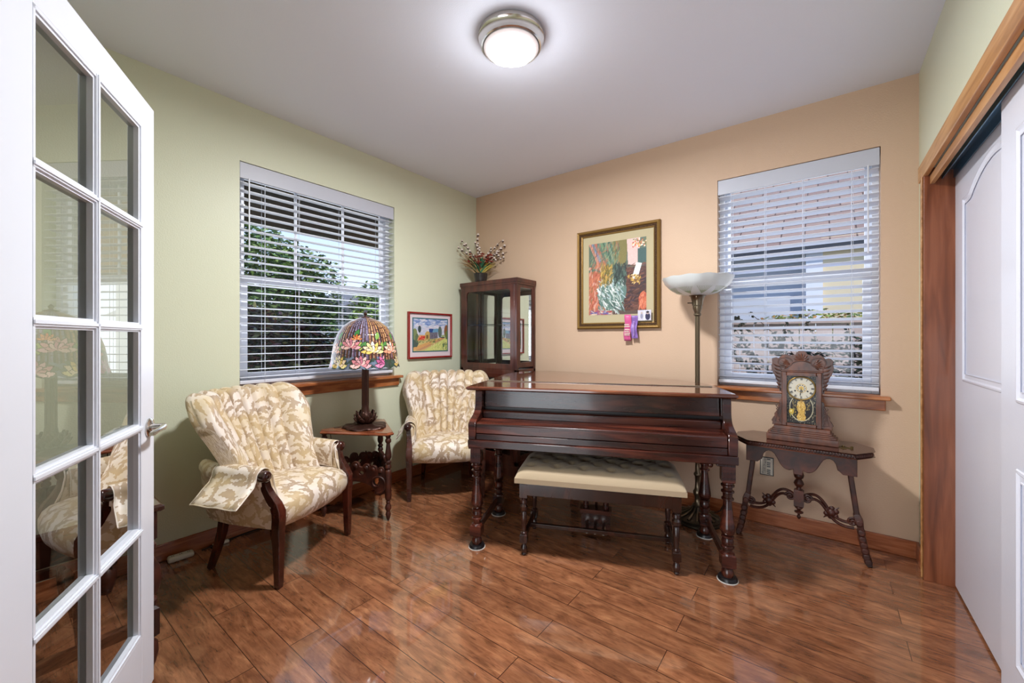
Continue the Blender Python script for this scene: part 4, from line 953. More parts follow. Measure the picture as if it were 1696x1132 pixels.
L_.poly([(.10, .33), (.36, .33), (.36, .50), (.16, .50)], 'cf9f6a'); L_.poly([(.13, .34), (.30, .34), (.34, .46), (.20, .47)], 'c8332c'); L_.strokes(30, ['e86a4a', '8f2420', 'f0c0a0'], (.14, .32, .35, .46), .02, .008, .2, .8)
L_.poly([(.33, .34), (.46, .36), (.46, .60), (.38, .62), (.33, .56)], 'c0a25e'); L_.poly([(.36, .38), (.42, .39), (.42, .50), (.36, .50)], '6f5a3c')
L_.poly([(.46, .36), (.70, .40), (.70, .62), (.46, .60)], '6d6a78'); L_.poly([(.44, .59), (.54, .58), (.57, .70), (.44, .70)], '2c4a86'); L_.poly([(.54, .58), (.72, .60), (.74, .71), (.57, .70)], '6a9ab8'); L_.strokes(40, ['5a4a54', '86808e', '4a4254'], (.5, .7, .4, .57), .006, .03, 0, .7)
L_.ell(.77, .60, .06, .18, '5a6a62'); L_.ell(.97, .62, .07, .22, '8a5a3a'); L_.ell(.98, .50, .05, .14, '6a7a40'); L_.ell(.87, .47, .06, .035, '9fb07a'); L_.ell(.85, .42, .07, .02, '3c3c34')
L_.strokes(60, ['5a6a44', '3e4a38', '8a9a5c'], (.15, .75, .26, .36), .03, .010, .3, .7); L_.strokes(16, ['3f6a4a', '2f4f44'], (.86, .98, .04, .22), .008, .05, .1, .9)
L_.noise(.05); L_.mesh('artwork', lambda u, v: (.060+u*(w2-.115), -.0105, .068+v*(h2-.128)), 'paint_attr', pc2)

# ------------------------------------------------------------------ console table with clock
ct = thing('console_table', 'dark carved console table with splayed legs and scrolled stretcher under the right window', 'table', (2.80, -.26, 0))
to = [(-.315, -.035), (-.24, -.145), (.245, -.145), (.325, -.035), (.325, .06), (.255, .150), (-.245, .150), (-.315, .06)]
ti = inset(to, .010)
MB().loft([[(x, y, z) for x, y in q] for q, z in ((ti, .600), (to, .606), (to, .620), (ti, .630))]).build('table_top', 'ctop', ct, smooth=20)
rp_ = MB()
for i in range(8):
    a = Vector((*to[i], .612)); c = Vector((*to[(i+1) % 8], .612)); L = (c-a).length; d = (c-a).normalized(); n = max(3, int(L/.013))
    for k in range(n):
        p = a.lerp(c, (k+.5)/n); rp_.tube([p-d*.006-Vector((0, 0, .008)), p, p+d*.006+Vector((0, 0, .008))], [.003, .0062, .003], 6)
rp_.build('rope_edge', 'carved', ct, smooth=60)
apn = [(-.255, .600), (-.255, .50), (-.20, .50), (-.185, .515)]
apn += bez((-.178, .52), (-.172, .592), (-.118, .590), (-.10, .540), 6)+bez((-.085, .51), (-.065, .475), (-.04, .472), (-.022, .49), 6)+[(-.018, .46), (.018, .46)]+bez((.022, .49), (.04, .472), (.065, .475), (.085, .51), 6)+bez((.10, .540), (.118, .590), (.172, .592), (.178, .52), 6)
apn += [(.185, .515), (.20, .50), (.255, .50), (.255, .600)]
panel('apron', [apn], .022, 'carved', ct, Matrix.Translation((0, -.09, 0)) @ XZ)
panel('apron', [apn], .022, 'carved', ct, Matrix.Translation((0, .09, 0)) @ XZ)
for s in (-1, 1):
    l = MB(); l.bar([(s*.225, 0, .600), (s*.236, 0, .46), (s*.262, 0, .25)], [.045, .040, .036], [.026, .026, .026], up=(1, 0, 0))
    lg = l.build('leg', 'carved', ct, smooth=0, bevel=.005)
    fo = MB(); P_ = [(s*.258, 0, .27), (s*.270, 0, .235), (s*.276, 0, .20), (s*.283, 0, .14), (s*.300, 0, .05), (s*.315, 0, .004)]
    fo.bar(P_, [.040, .050, .042, .040, .050, .055], [.030, .036, .028, .026, .028, .024], up=(1, 0, 0))
    for k, z in enumerate((.225, .175, .14, .11, .08, .05, .025)):
        x = s*np.interp(.27-z, (0, .07, .13, .22, .27), (.258, .276, .283, .300, .315)); fo.m = Matrix.Translation((float(x), 0, z)) @ Matrix.Rotation(PI/2, 4, 'X'); fo.lathe([(.001, -.028), (.014, -.028), (.018, -.022), (.018, .022), (.014, .028), (.001, .028)], seg=14); fo.m = Matrix.Identity(4)
    fo.build('carved_foot', 'carved', lg, smooth=45, bevel=.003)
    MB().box(min(s*.20, s*.25), max(s*.20, s*.25), -.09, .09, .50, .60).build('leg_cleat', 'carved', ct, smooth=0, bevel=.003)
sp = MB(); sp.lathe([(.016, .49), (.010, .478), (.012, .455), (.022, .445), (.026, .43), (.022, .415), (.013, .408), (.021, .395), (.026, .382), (.020, .368), (.012, .360), (.013, .34)], seg=18); square_block(sp, (0, 0), .024, .245, .345)
sp.lathe([(.018, .25), (.020, .238), (.010, .228), (.008, .222), (.022, .216), (.022, .210), (.008, .203), (.006, .196), (.011, .186), (.008, .176), (.001, .170)], seg=18); sp.build('center_spindle', 'carved', ct, smooth=40)
for s in (-1, 1):
    for off, rr in ((.012, .008), (-.012, .008)):
        m = MB(); path = bez((.028, 0, .300+off*1.4), (.075, 0, .335+off), (.10, 0, .315+off), (.128, 0, .268+off), 10)+bez((.128, 0, .268+off), (.155, 0, .222+off), (.18, 0, .190+off), (.250, 0, .202+off*1.2), 10)[1:]
        m.tube([(s*x, 0, z) for x, _, z in path], rr, 8, sy=1.4); m.build('stretcher_scroll', 'carved', ct, smooth=60)
    m = MB()
    for cx, cz, r0 in ((.042, .298, .026), (.243, .222, .026)):
        pts = []
        for i in range(22): t = i/21*3.4*PI; q = r0*(1-i/24); pts.append((s*(cx+q*math.cos(t)), -.006, cz+q*math.sin(t)))
        m.tube(pts, .0065, 7)
    m.ball((s*.150, 0, .248), .022, 12, 8, (1, .8, 1))
    for k in range(6): a = 2*PI*k/6+.4; m.ball((s*(.150+.024*math.cos(a)), 0, .248+.024*math.sin(a)), .014, 8, 6, (1, .7, 1))
    for k in range(4): a = 2*PI*k/4+.8; m.tube([(s*.15, 0, .248), (s*(.150+.05*math.cos(a)), 0, .248+.05*math.sin(a))], [.012, .002], 6)
    m.build('carved_rosette', 'carved', ct, smooth=60)
fm_ = MB().box(.16, .245, -.03, -.018, .6305, .634).box(.19, .215, -.052, 0, .6305, .634); 
for k in range(3): fm_.ball((.165+.037*k, -.024, .636), .007, 8, 5)
_o = fm_.build('brass_hinge', mat('old_brass', '5c4a28', .4, .7), None, smooth=40); _o.location = (2.80, -.26, 0.0); tag(_o, 'small dark brass ornament lying on the console table right of the clock', 'ornament')

ck = thing('mantel_clock', 'carved oak gingerbread shelf clock with roman numeral dial on the console table', 'clock', (2.812, -.235, .631))
m = MB()
for x, yf, z0, z1 in ((.170, -.075, 0, .036), (.160, -.070, .036, .046), (.150, -.066, .046, .056), (.142, -.062, .056, .066), (.134, -.060, .066, .086)): m.box(-x, x, yf, .045, z0, z1)
m.build('base', 'clock', ck, smooth=0, bevel=.002)
m = MB().box(-.092, .092, -.020, .045, .086, .41); m.build('case', 'clock', ck, smooth=0)
m = MB(); m.box(-.095, -.071, -.046, -.02, .086, .405).box(.071, .095, -.046, -.02, .086, .405).box(-.071, .071, -.046, -.02, .086, .104).box(-.071, .071, -.046, -.02, .385, .405)
fd = m.build('door_frame', 'clock', ck, smooth=0, bevel=.003)
m = MB(); m.box(-.075, -.070, -.050, -.046, .100, .390).box(.070, .075, -.050, -.046, .1, .39).box(-.075, .075, -.050, -.046, .100, .105).box(-.075, .075, -.050, -.046, .385, .390); m.build('door_bead', 'clock', fd, smooth=0)
half = [(0, .527), (.012, .527), (.022, .520), (.026, .508), (.040, .505), (.052, .498), (.060, .500), (.075, .506), (.092, .502), (.104, .492), (.112, .482), (.125, .487), (.138, .484), (.146, .472), (.143, .455), (.148, .440), (.147, .420), (.140, .400), (.130, .378), (.124, .362), (.116, .352), (.118, .335), (.112, .315), (.103, .300), (.098, .285), (.093, .275), (.093, .40)]
crown = half+[(-x, z) for x, z in reversed(half)][:-1]
panel('crown', [crown], .018, 'clock', ck, Matrix.Translation((0, -.004, 0)) @ XZ, .002)
for s in (-1, 1):
    wing = [(.093, .086), (.142, .086), (.140, .100), (.146, .108), (.138, .125), (.130, .135), (.131, .150), (.120, .165), (.112, .180), (.114, .195), (.104, .210), (.107, .225), (.100, .236), (.093, .236)]
    wo_ = panel('side_scroll', [[(s*x, z) for x, z in wing]], .018, 'clock', ck, Matrix.Translation((0, -.022, 0)) @ XZ, .002)
    m = MB()
    for k in range(5): m.tube([(s*.100, -.033, .10+.015*k), (s*(.110+.004*k), -.034, .115+.022*k), (s*.100, -.033, .13+.022*k)], [.001, .003, .001], 6)
    m.tube([(s*(.097), -.031, .10), (s*.128, -.032, .105), (s*.118, -.032, .15), (s*.1, -.031, .21)], .0022, 6)
    m.build('carving', 'clock', wo_, smooth=60)
m = MB()   # carved relief on the crown
m.tube([(x, -.014, .455+.018*math.cos(x*30)) for x in [-.045+.09*i/12 for i in range(13)]], .004, 8)
for k in range(7): a = PI*(k+.5)/7; m.tube([(.008*math.cos(a), -.013, .470+.008*math.sin(a)), (.030*math.cos(a), -.016, .474+.034*math.sin(a)), (.038*math.cos(a), -.013, .476+.042*math.sin(a))], [.002, .005, .001], 6)
for s in (-1, 1):
    m.tube([(s*(.080+.035*math.cos(t)), -.014, .462+.028*math.sin(t)) for t in [2*PI*i/24 for i in range(24)]], .0032, 6, loop=True)
    for k in range(6): a = -.9+k*.36+(0 if s > 0 else 0); m.tube([(s*.055, -.013, .448), (s*(.055+.03*math.cos(a)), -.017, .450+.026*math.sin(a)), (s*(.055+.048*math.cos(a)), -.013, .450+.04*math.sin(a))], [.002, .005, .001], 6)
    for k in range(7): zz = .300+k*.022; m.tube([(s*.100, -.013, zz), (s*(.112+.002*k), -.016, zz+.006), (s*(.122+.003*k), -.013, zz+.018)], [.002, .0045, .001], 6)
    m.tube([(s*(.104+.006*math.sin(k)), -.013, .285+.024*k) for k in range(8)], .003, 6)
m.build('carving', 'clock', ck, smooth=60)
m = MB().box(-.102, .102, -.030, -.004, .405, .413); m.build('cornice', 'clock', ck, smooth=0, bevel=.002)
# dial
dy = -.034; dz = .312; dR = .066
def disc(m, r, y, z, n=48, ir=0): 
    if ir: m.loft([[(ir*math.cos(2*PI*k/n), y, z+ir*math.sin(2*PI*k/n)) for k in range(n)], [(r*math.cos(2*PI*k/n), y, z+r*math.sin(2*PI*k/n)) for k in range(n)]], cap=False)
    else: m.add([(r*math.cos(2*PI*k/n), y, z+r*math.sin(2*PI*k/n)) for k in range(n)], [tuple(range(n))])
m = MB(); disc(m, .064, dy, dz); dl = m.build('dial', mat('dial_cream', 'c9c4b2', .5), ck, smooth=0)
m = MB(); m.tube([(.067*math.cos(t), dy-.003, dz+.067*math.sin(t)) for t in [2*PI*i/48 for i in range(48)]], .004, 8, loop=True); m.build('bezel', 'brightbrass', ck)
nm = MB(); num = ['XII', 'I', 'II', 'III', 'IIII', 'V', 'VI', 'VII', 'VIII', 'IX', 'X', 'XI']
for i, tx in enumerate(num):
    a = PI/2-i*PI/6; tot = sum({'I': .0030, 'V': .0058, 'X': .0058}[c] for c in tx); x = -tot/2
    def stroke(xa, ya, xb, yb, wd):
        def q(px, py): rx = math.cos(a-PI/2); ry = math.sin(a-PI/2); R0 = .047+py; return (math.cos(a)*R0+rx*px, dy-.0006, dz+math.sin(a)*R0+ry*px)
        nm.add([q(xa-wd, ya), q(xa+wd, ya), q(xb+wd, yb), q(xb-wd, yb)], [(0, 1, 2, 3)])
    for c in tx:
        wv = {'I': .0030, 'V': .0058, 'X': .0058}[c]; cx = x+wv/2
        if c == 'I': stroke(cx, 0, cx, .0145, .0012)
        elif c == 'V': stroke(cx-.0018, .013, cx, 0, .0009); stroke(cx+.0018, .013, cx, 0, .0005)
        else: stroke(cx-.002, .013, cx+.002, 0, .0009); stroke(cx+.002, .013, cx-.002, 0, .0005)
        x += wv
disc(nm, .0625, dy-.0005, dz, ir=.0612)
nm.build('numerals', 'black', dl, smooth=0, fix=False)
m = MB(); disc(m, .026, dy-.0008, dz, ir=.023); disc(m, .012, dy-.0008, dz); m.build('center_ring', 'brightbrass', dl, smooth=0, fix=False)
m = MB(); 
for k in range(10): a = 2*PI*k/10; disc(m, .0035, dy-.0010, dz) if 0 else m.ball((.018*math.cos(a), dy-.001, dz+.018*math.sin(a)), .0028, 6, 4, (1, .3, 1))
m.ball((-.030, dy-.001, dz-.016), .0045, 8, 5, (1, .3, 1)); m.ball((.030, dy-.001, dz-.016), .0045, 8, 5, (1, .3, 1)); m.build('winding_holes', 'black', dl)
m = MB(); m.bar([(0, dy-.002, dz+.006), (-.006, dy-.002, dz-.045)], .0022, .001, up=(0, 1, 0)); m.ball((-.0045, dy-.002, dz-.034), .003, 6, 4, (1, .3, 1)); m.build('minute_hand', 'black', dl)
m = MB(); m.bar([(0, dy-.0025, dz-.004), (.003, dy-.0025, dz-.028)], .003, .001, up=(0, 1, 0)); m.build('hour_hand', 'black', dl)
G = Paint(110, 160, '1a1613'); gr_ = ['b0a888', '8f8a6a', 'cabd92', '6f6a52']
G.strokes(420, gr_, (0, 1, 0, .98), .016, .006, .7, .8)
G.ell(.5, .33, .41, .285, 'a09a84'); G.ell(.5, .33, .385, .268, '15120f')
for t in range(60): a = 2*PI*t/60; G.ell(.5+.39*math.cos(a), .33+.272*math.sin(a), .012, .008, 'd8cfa8')
G.poly([(.40, .06), (.62, .06), (.66, .14), (.60, .22), (.66, .34), (.60, .44), (.54, .48), (.52, .54), (.48, .54), (.46, .48), (.38, .44), (.34, .34), (.40, .22), (.34, .14)], 'c8a24e')
G.strokes(70, ['e2c878', 'a87c34', 'f0dc9a', '8a6428'], (.36, .64, .08, .46), .022, .008, .6, .8)
for s in (-1, 1): G.strokes(26, ['c9b06a', '9c8446'], (.5+s*.24-.06, .5+s*.24+.06, .28, .48), .022, .004, s*.9, .9)
G.ell(.16, .24, .09, .055, 'c9a83e'); G.ell(.14, .25, .035, .02, 'f0e29a'); G.strokes(20, ['b8a04a', '7a8a4a'], (.08, .30, .12, .30), .03, .008, .8, .8)
G.ell(.22, .60, .14, .05, 'b09450'); G.strokes(40, ['d8c27a', '8a7434'], (.06, .40, .54, .66), .022, .008, .4, .9); G.noise(.1)
G.mesh('glass_tablet', lambda u, v: (-.070+.14*u, -.0325, .105+.28*v), 'paint_attr', ck)

# outlet cover with a piano key pattern
ol = thing('outlet_cover', 'small black and white piano key outlet cover low on the peach wall', 'outlet', (2.577, -.002, .322))
MB().box(0, .078, -.006, 0, 0, .122).build('plate', 'black', ol, smooth=0, bevel=.002)
MB().box(.005, .073, -.0075, -.006, .006, .116).build('sheet_music_print', 'plastic', ol, smooth=0)
m = MB()
for k in range(9): z = .010+k*.012; m.box(.040, .060, -.0085, -.0075, z, z+.0065) if k % 4 != 3 else None
for x in (.012, .016, .020, .026, .030, .034): m.box(x, x+.0008, -.008, -.0075, .010, .112)
g = random.Random(2)
for k in range(26): x = g.uniform(.011, .035); z = g.uniform(.012, .11); m.box(x, x+.003, -.0082, -.0075, z, z+.0025)
m.build('key_pattern', 'black', ol, smooth=0)

# power strip, cords and floor vent at the green wall
ps = MB(); ps.box(-.026, .026, -.058, .058, 0, .030); _o = ps.build('power_strip', 'plastic', None, smooth=0, bevel=.012, seg=4); _o.location = (.060, -2.505, .001); _o.rotation_euler = (0, 0, -.10); tag(_o, 'rounded white power strip on the floor by the glass door', 'power strip')
m = MB()
for dy_ in (-.035, .0, .035): m.box(-.004, .004, dy_-.006, dy_-.002, .0295, .0306); m.box(-.004, .004, dy_+.002, dy_+.006, .0295, .0306)
m.build('socket_slots', 'black', _o, smooth=0)
_o = MB().box(-.014, .014, -.040, .040, 0, .016).build('plug_adapter', 'plastic', None, smooth=0, bevel=.004); _o.location = (.048, -2.31, .001); tag(_o, 'small white plug adapter lying by the baseboard', 'plug adapter')
_o = MB().tube([(.055, -2.405, .008), (.045, -2.37, .006), (.035, -2.30, .006), (.022, -2.20, .006), (.022, -1.9, .006), (.022, -1.62, .006)], .0045, 6).build('extension_cord', 'blackcord', None); tag(_o, 'black cord running along the foot of the green wall', 'cord')
vt = thing('floor_vent', 'brown slotted metal floor vent beside the baseboard behind the lamp table', 'vent', (.095, -1.55, 0))
MB().box(-.055, .055, -.15, .15, 0, .004).build('vent_plate', mat('vent_bronze', '5c3322', .4, .4), vt, smooth=0, bevel=.002)
m = MB()
for k in range(22):
    if k != 11: m.box(-.040, .040, -.135+k*.0125, -.129+k*.0125, .004, .0046)
m.build('vent_slots', 'black', vt, smooth=0)

# ------------------------------------------------------------------ carved table behind the glass door
ht = thing('carved_table', 'dark carved table with rope edge and bulbous turned legs behind the glass door', 'table', (.535, -2.965, 0))
tw, td = .435, .195
def rect(a, c, z): return [(-a, -c, z), (a, -c, z), (a, c, z), (-a, c, z)]
MB().loft([rect(tw-.008, td-.008, .596), rect(tw, td, .602), rect(tw, td, .616), rect(tw-.01, td-.01, .622)]).build('table_top', 'ctop', ht, smooth=0, bevel=.002)
ap = MB(); ap.box(-.395, .395, td-.045, td-.025, .50, .596).box(-.395, .395, -td+.025, -td+.045, .50, .596).box(-.395, -.375, -td+.03, td-.03, .50, .596).box(.375, .395, -td+.03, td-.03, .50, .596); ap.build('apron', 'carved', ht, smooth=0)
rp_ = MB()
for z in (.505, .590):
    for sgn in (-1, 1):
        for k in range(58): x = -.385+.77*k/57; rp_.tube([(x-.006, sgn*(td-.024), z-.007), (x+.006, sgn*(td-.024), z+.007)], .0055, 6)
rp_.build('rope_edge', 'carved', ht, smooth=60)
for x in (-.385, .385):
    for y in (-.15, .15):
        m = MB(); square_block(m, (x, y), .028, .49, .596)
        m.lathe([(.022, .49), (.018, .48), (.030, .47), (.032, .455), (.020, .445), (.024, .42), (.042, .38), (.046, .34), (.040, .30), (.024, .275), (.034, .265), (.034, .250), (.026, .245)], (x, y), 20)
        square_block(m, (x, y), .034, .13, .245, .01)
        m.lathe([(.026, .13), (.020, .12), (.036, .10), (.038, .07), (.030, .03), (.022, .01), (.020, 0)], (x, y), 20); m.build('leg', 'carved', ht, smooth=40)
for s in (-1, 1):
    m = MB()
    for off in (.0, .026):
        pth = bez((.03, 0, .20+off), (.12, 0, .30+off), (.16, 0, .20+off), (.22, 0, .14+off), 12)+bez((.22, 0, .14+off), (.27, 0, .09+off), (.32, 0, .11+off), (.38, 0, .17+off), 10)[1:]
        m.tube([(s*x, .0, z) for x, _, z in pth], .013, 8)
    for cx, cz, r0 in ((.06, .19, .05), (.28, .18, .045)):
        pts = [(s*(cx+r0*(1-i/26)*math.cos(i/24*3.4*PI)), 0, cz+r0*(1-i/26)*math.sin(i/24*3.4*PI)) for i in range(24)]; m.tube(pts, .011, 8)
    m.build('stretcher_scroll', 'carved', ht, smooth=60)
for x in (-.385, .385): MB().box(x-.015, x+.015, -.12, .12, .16, .20).build('end_stretcher', 'carved', ht, smooth=0, bevel=.004)

# ------------------------------------------------------------------ outdoors
def nmat(name, c0, c1, rough=.9, scale=6):
    return wood(name, c0, c1, c1, rough, (1, 1, 1), scale, 0, .3)
MT['grass'] = nmat('lawn', '3c4f26', '5f7038'); MT['bark'] = nmat('bark', '3a2c22', '5a4838')
GZ = -.45
_o = struct(MB().add([(-16, -12, GZ), (-.15, -12, GZ), (-.15, 14, GZ), (-16, 14, GZ)], [(0, 1, 2, 3)]).build('ground', 'grass', smooth=0))
_o = struct(MB().add([(-.15, .15, GZ), (14, .15, GZ), (14, 14, GZ), (-.15, 14, GZ)], [(0, 1, 2, 3)]).build('ground', 'grass', smooth=0))
# porch roof and beam outside window 1
pr_ = MB(); pr_.box(-1.70, -.15, -4.5, 1.2, 2.78, 2.88); 
for k in range(12): pr_.box(-1.70, -.15, -4.4+k*.47, -4.36+k*.47, 2.72, 2.78)
struct(pr_.build('porch_soffit', mat('porch_brown', '6b563c', .7), smooth=0))
struct(MB().box(-1.82, -1.66, -4.5, 1.2, 2.42, 2.80).build('porch_beam', mat('porch_beam_brown', '5e5140', .7), smooth=0))
struct(MB().box(-1.80, -1.66, .22, .36, GZ, 2.42).build('porch_post', mat('porch_post_cream', 'cfc3a4', .6), smooth=0))

def leaves(name, lab, cat, blobs, n, size, cols, seed, trunk=None, group=None, up=.3, long=1.9, loc=(0, 0, 0)):
    g = np.random.default_rng(seed); root = thing(name, lab, cat, loc, 0, group)
    V = []; Fc = []; colr = []
    tot = sum(b[3]*b[4]*b[5] for b in blobs)**1.0
    for (cx, cy, cz, rx, ry, rz) in blobs:
        k = max(20, int(n*rx*ry*rz/tot)); d = g.normal(size=(k, 3)); d /= np.linalg.norm(d, axis=1)[:, None]; rad = g.uniform(.55, 1.0, k)**.6*(1+.12*np.sin(d[:, 0]*7+seed)*np.cos(d[:, 2]*6))
        Pn = np.array([cx, cy, cz])+d*rad[:, None]*np.array([rx, ry, rz])
        a = g.normal(size=(k, 3)); a[:, 2] *= up; a /= np.linalg.norm(a, axis=1)[:, None]; c = np.cross(a, g.normal(size=(k, 3))); c /= np.linalg.norm(c, axis=1)[:, None]
        s_ = size*g.uniform(.6, 1.3, k)[:, None]
        for q0, q1 in ((-long, 0), (0, -.8), (long, 0), (0, .8)): V.append(None)
        V = V[:-4]
        quad = np.stack([Pn-a*s_*long*.5, Pn-c*s_*.4, Pn+a*s_*long*.5, Pn+c*s_*.4], 1).reshape(-1, 3)
        o = len(V); V += quad.tolist(); Fc += [(o+4*i, o+4*i+1, o+4*i+2, o+4*i+3) for i in range(k)]
        ci = g.integers(0, len(cols), k); colr += [lin(cols[i]) for i in ci]
    me = bpy.data.meshes.new('foliage'); me.from_pydata(V, [], Fc); me.update()
    at = me.attributes.new('pigment', 'FLOAT_COLOR', 'FACE'); arr = np.ones((len(Fc), 4), np.float32); arr[:, :3] = colr; at.data.foreach_set('color', arr.ravel())
    me.materials.append(MT['foliage_attr']); o = bpy.data.objects.new('foliage', me); C.objects.link(o); o.parent = root
    if trunk:
        t = MB(); x, y, z0, z1, r = trunk; t.tube([(x, y, z0), (x+.03, y, (z0+z1)/2), (x, y+.04, z1)], [r, r*.8, r*.5], 8)
        gg = random.Random(seed)
        for k in range(10):
            b = blobs[k % len(blobs)]; p = Vector((x, y, z0+(z1-z0)*gg.uniform(.4, .9))); q = Vector((b[0]+gg.uniform(-.5, .5)*b[3], b[1]+gg.uniform(-.5, .5)*b[4], b[2]+gg.uniform(-.2, .6)*b[5])); t.tube([p, p.lerp(q, .5)+Vector((0, 0, .08)), q], [r*.4, r*.25, r*.1], 6)
        t.build('trunk', 'bark', root, smooth=60)
    return root
MT['foliage_attr'] = attr_mat('leaf_surface', .5, spec=.4)
greens = ['3f5a26', '5c7a34', '7c9648', '2c4020', '93a860', '4c6a2c']
leaves('tree', 'bushy green tree seen through the left half of the green wall window', 'tree', [(-5.0, .2, 1.9, .8, .75, 1.0), (-5.0, -.4, 2.0, .9, .8, 1.2), (-5.1, .7, 1.5, .7, .6, .8), (-5, .1, .7, .9, .9, .8), (-5.3, .8, 2.1, .8, .7, .9), (-5.3, -.2, 2.6, .8, .9, .7)], 17000, .06, greens, 1, (-5, .1, GZ, 2.3, .12))
leaves('tree', 'lighter green tree seen through the window right behind the lamp shade', 'tree', [(-4.6, 1.9, 1.55, .55, .55, .85), (-4.5, 1.6, .9, .5, .5, .7), (-4.5, 2.1, .5, .6, .5, .7)], 7000, .055, ['5c7a34', '86a04c', 'a3b866', '48662c', '6f8c40'], 2, (-4.5, 1.8, GZ, 1.6, .07))
leaves('maple_shrub', 'dark red-green laceleaf maple shrub just outside the green wall window', 'shrub', [(-2.7, -.85, 1.0, .6, .55, .60), (-2.7, -.35, .75, .55, .50, .55), (-2.7, -1.3, 1.05, .6, .5, .65), (-2.6, -.5, .1, .6, .9, .5)], 15000, .042, ['2a2a1c', '3c3a26', '4a2c28', '7a4a40', '23301c', '5a5a38', '8a8a5a'], 3, (-2.6, -.7, GZ, .9, .05), long=2.8)
# neighbour's house across the street, seen at the right of window 1
nh = thing('neighbour_house', 'grey neighbouring house with cream wall behind the trees', 'house', (-11, 5.6, GZ))
MB().box(-2, 2, -2.6, 3, 0, 2.4).build('wall', mat('house_grey', 'b9b5ae', .8), nh, smooth=0)
MB().prism([(-2.9, 2.35), (3.3, 2.35), (.2, 3.55)], -2.3, 2.3, 'x').build('roof', mat('roof_grey', '75716c', .9), nh, smooth=0)
MB().box(2.0, 2.05, -1.6, -.9, .9, 2.1).build('window_pane', mat('dark_window', '3a4450', .1), nh, smooth=0)
_o = tag(MB().box(-7.9, -7.6, -2, 6.0, GZ, .9).build('hedge', 'grass', smooth=0), 'low dark hedge across the lawn behind the trees', 'hedge')

# neighbour's house outside window 2
def shingle_mat():
    m = mat('roof_shingles', 'b08a72', .9); n = m.node_tree; b = n.nodes['Principled BSDF']; tc = n.nodes.new('ShaderNodeTexCoord')
    br = n.nodes.new('ShaderNodeTexBrick'); br.inputs['Scale'].default_value = 1; br.inputs['Brick Width'].default_value = .30; br.inputs['Row Height'].default_value = .16; br.inputs['Mortar Size'].default_value = .010
    br.inputs['Color1'].default_value = (*lin('94786a'), 1); br.inputs['Color2'].default_value = (*lin('ab8f7c'), 1); br.inputs['Mortar'].default_value = (*lin('5c463a'), 1)
    n.links.new(tc.outputs['Object'], br.inputs[0]); n.links.new(br.outputs[0], b.inputs['Base Color']); return m
def siding_mat(name, c, row=.16):
    m = mat(name, c, .7); n = m.node_tree; b = n.nodes['Principled BSDF']; tc = n.nodes.new('ShaderNodeTexCoord'); sx = n.nodes.new('ShaderNodeSeparateXYZ')
    mt_ = n.nodes.new('ShaderNodeMath'); mt_.operation = 'FRACT'; dv = n.nodes.new('ShaderNodeMath'); dv.operation = 'DIVIDE'; dv.inputs[1].default_value = row
    n.links.new(tc.outputs['Object'], sx.inputs[0]); n.links.new(sx.outputs['Z'], dv.inputs[0]); n.links.new(dv.outputs[0], mt_.inputs[0])
    bp = n.nodes.new('ShaderNodeBump'); bp.inputs['Strength'].default_value = 1; bp.inputs['Distance'].default_value = .03; n.links.new(mt_.outputs[0], bp.inputs['Height']); n.links.new(bp.outputs[0], b.inputs['Normal']); return m
h2_ = thing('neighbour_house', 'blue-grey sided neighbouring house with tan shingle roof outside the peach wall window', 'house', (0, 4.6, 0))
MB().box(-3, 2.86, 0, 5, GZ, 2.7).build('wall', siding_mat('siding_blue', 'd6dbe8'), h2_, smooth=0)
MB().box(2.90, 6.5, -.35, 5, GZ, 2.7).build('wall', siding_mat('siding_cream', 'ecdcba'), h2_, smooth=0)
MB().box(2.72, 2.92, -.40, -.2, GZ, 2.62).box(2.72, 2.9, -.2, 0, GZ, 2.62).build('corner_trim', 'white', h2_, smooth=0)
rf = MB(); n = 15
rf.add([(-3.5, -.55, 0), (7, -.55, 0), (7, 3.6, 0), (-3.5, 3.6, 0)], [(0, 1, 2, 3)])
ro = rf.build('roof', shingle_mat(), h2_, smooth=0, solid=.08); ro.rotation_euler = (math.radians(33), 0, 0); ro.location = (0, -.02, 2.86)
MB().box(-3.5, 7, -.56, -.46, 2.50, 2.62).build('gutter', mat('gutter_dark', '33353c', .4), h2_, smooth=0, bevel=.01)
MB().box(-3.5, 7, -.46, 0, 2.56, 2.60).build('eave_soffit', mat('soffit', 'd8d8dc', .7), h2_, smooth=0)
MB().box(-.2, .9, -.03, 0, .9, 2.1).build('window_pane', mat('dark_window2', '39424c', .1), h2_, smooth=0)
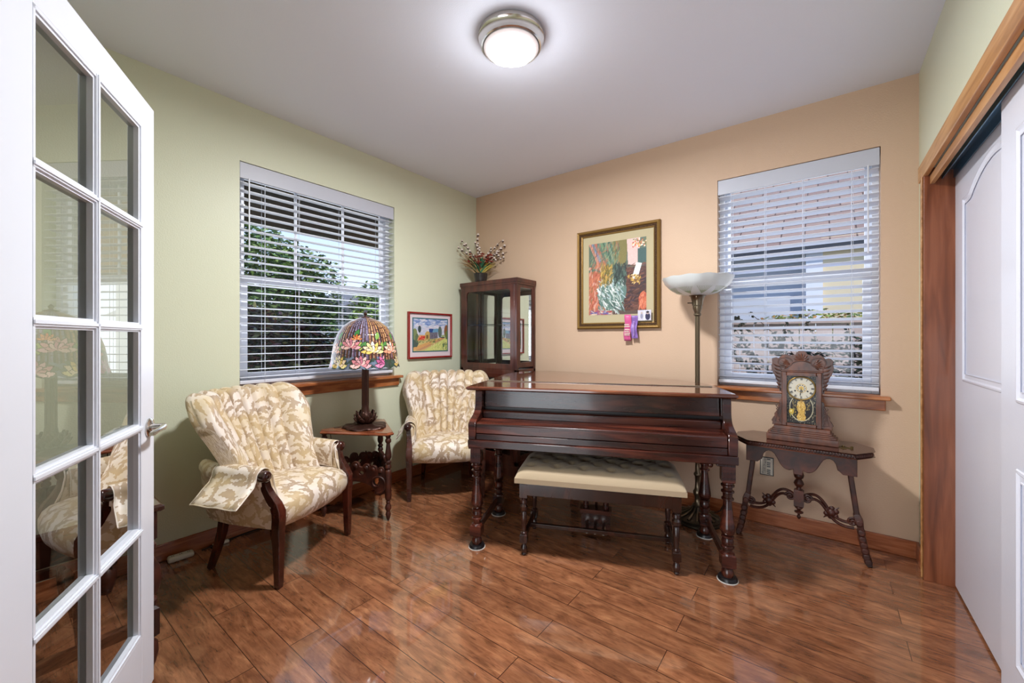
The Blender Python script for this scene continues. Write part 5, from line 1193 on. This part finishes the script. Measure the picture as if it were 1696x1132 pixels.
# fence: boards one panel, posts and cap
fn = thing('wood_fence', 'pale pinkish vertical board fence outside the peach wall window', 'fence', (0, 2.35, 0))
m = MB(); x = -.5; g = random.Random(6)
while x < 6: m.box(x, x+.138, 0, .018, GZ, 1.40+g.uniform(-.004, .004)); x += .146
m.build('boards', nmat('fence_boards', 'a8948e', 'bba8a2', .8, 3), fn, smooth=0)
MB().box(-.5, 6, -.03, .05, 1.40, 1.44).build('cap_rail', nmat('fence_cap', 'a8948a', 'b8a49a', .8, 3), fn, smooth=0)
leaves('hedge', 'yellow-green shrub top showing over the fence', 'shrub', [(2.5+.35*k, 3.1, 1.36+.05*(k % 2), .3, .3, .20) for k in range(5)]+[(3.1, 3.1, .4, .8, .3, .95)], 6500, .035, ['8a9a44', 'b0ac58', '6c7c34', 'c08a50', '55682c'], 11, (3.1, 3.1, GZ, 1.0, .04))
# dark climbing shrub in front of the fence
vr = leaves('climbing_shrub', 'dark small-leaved climbing shrub in front of the fence', 'shrub', [(3.05, 1.75, .95, .42, .18, .30), (2.85, 1.75, .62, .62, .2, .35), (3.25, 1.7, .45, .45, .2, .5), (3.3, 1.72, .9, .25, .2, .4)], 7000, .024, ['161a12', '20281a', '2a3420', '3a4428'], 12)
sg = MB(); g = random.Random(9); lf = []
for k in range(26):
    x0 = g.uniform(2.5, 3.2); p0 = Vector((x0, 1.75, .2)); p1 = Vector((x0+g.uniform(-.95, .35), 1.7, g.uniform(.7, 1.62))); pth = curve3(p0, p1, (g.uniform(-.05, .05), 0, .12), 14); sg.tube(pth, .0035, 5)
    for p in pth[3:]:
        for _ in range(3): lf.append(p+Vector((g.uniform(-.03, .03), g.uniform(-.02, .02), g.uniform(-.03, .03))))
sg.build('branches', 'bark', vr)
lm_ = MB()
for p in lf:
    a = Vector((g.uniform(-1, 1), g.uniform(-.4, .4), g.uniform(-1, 1))).normalized()*.024; c = a.cross(Vector((0, 1, 0))).normalized()*.013; lm_.add([p-a, p-c, p+a, p+c], [(0, 1, 2, 3)])
lm_.build('leaf_sprays', mat('dark_leaf', '1c2216', .5), vr, smooth=0, fix=False)['kind'] = 'stuff'
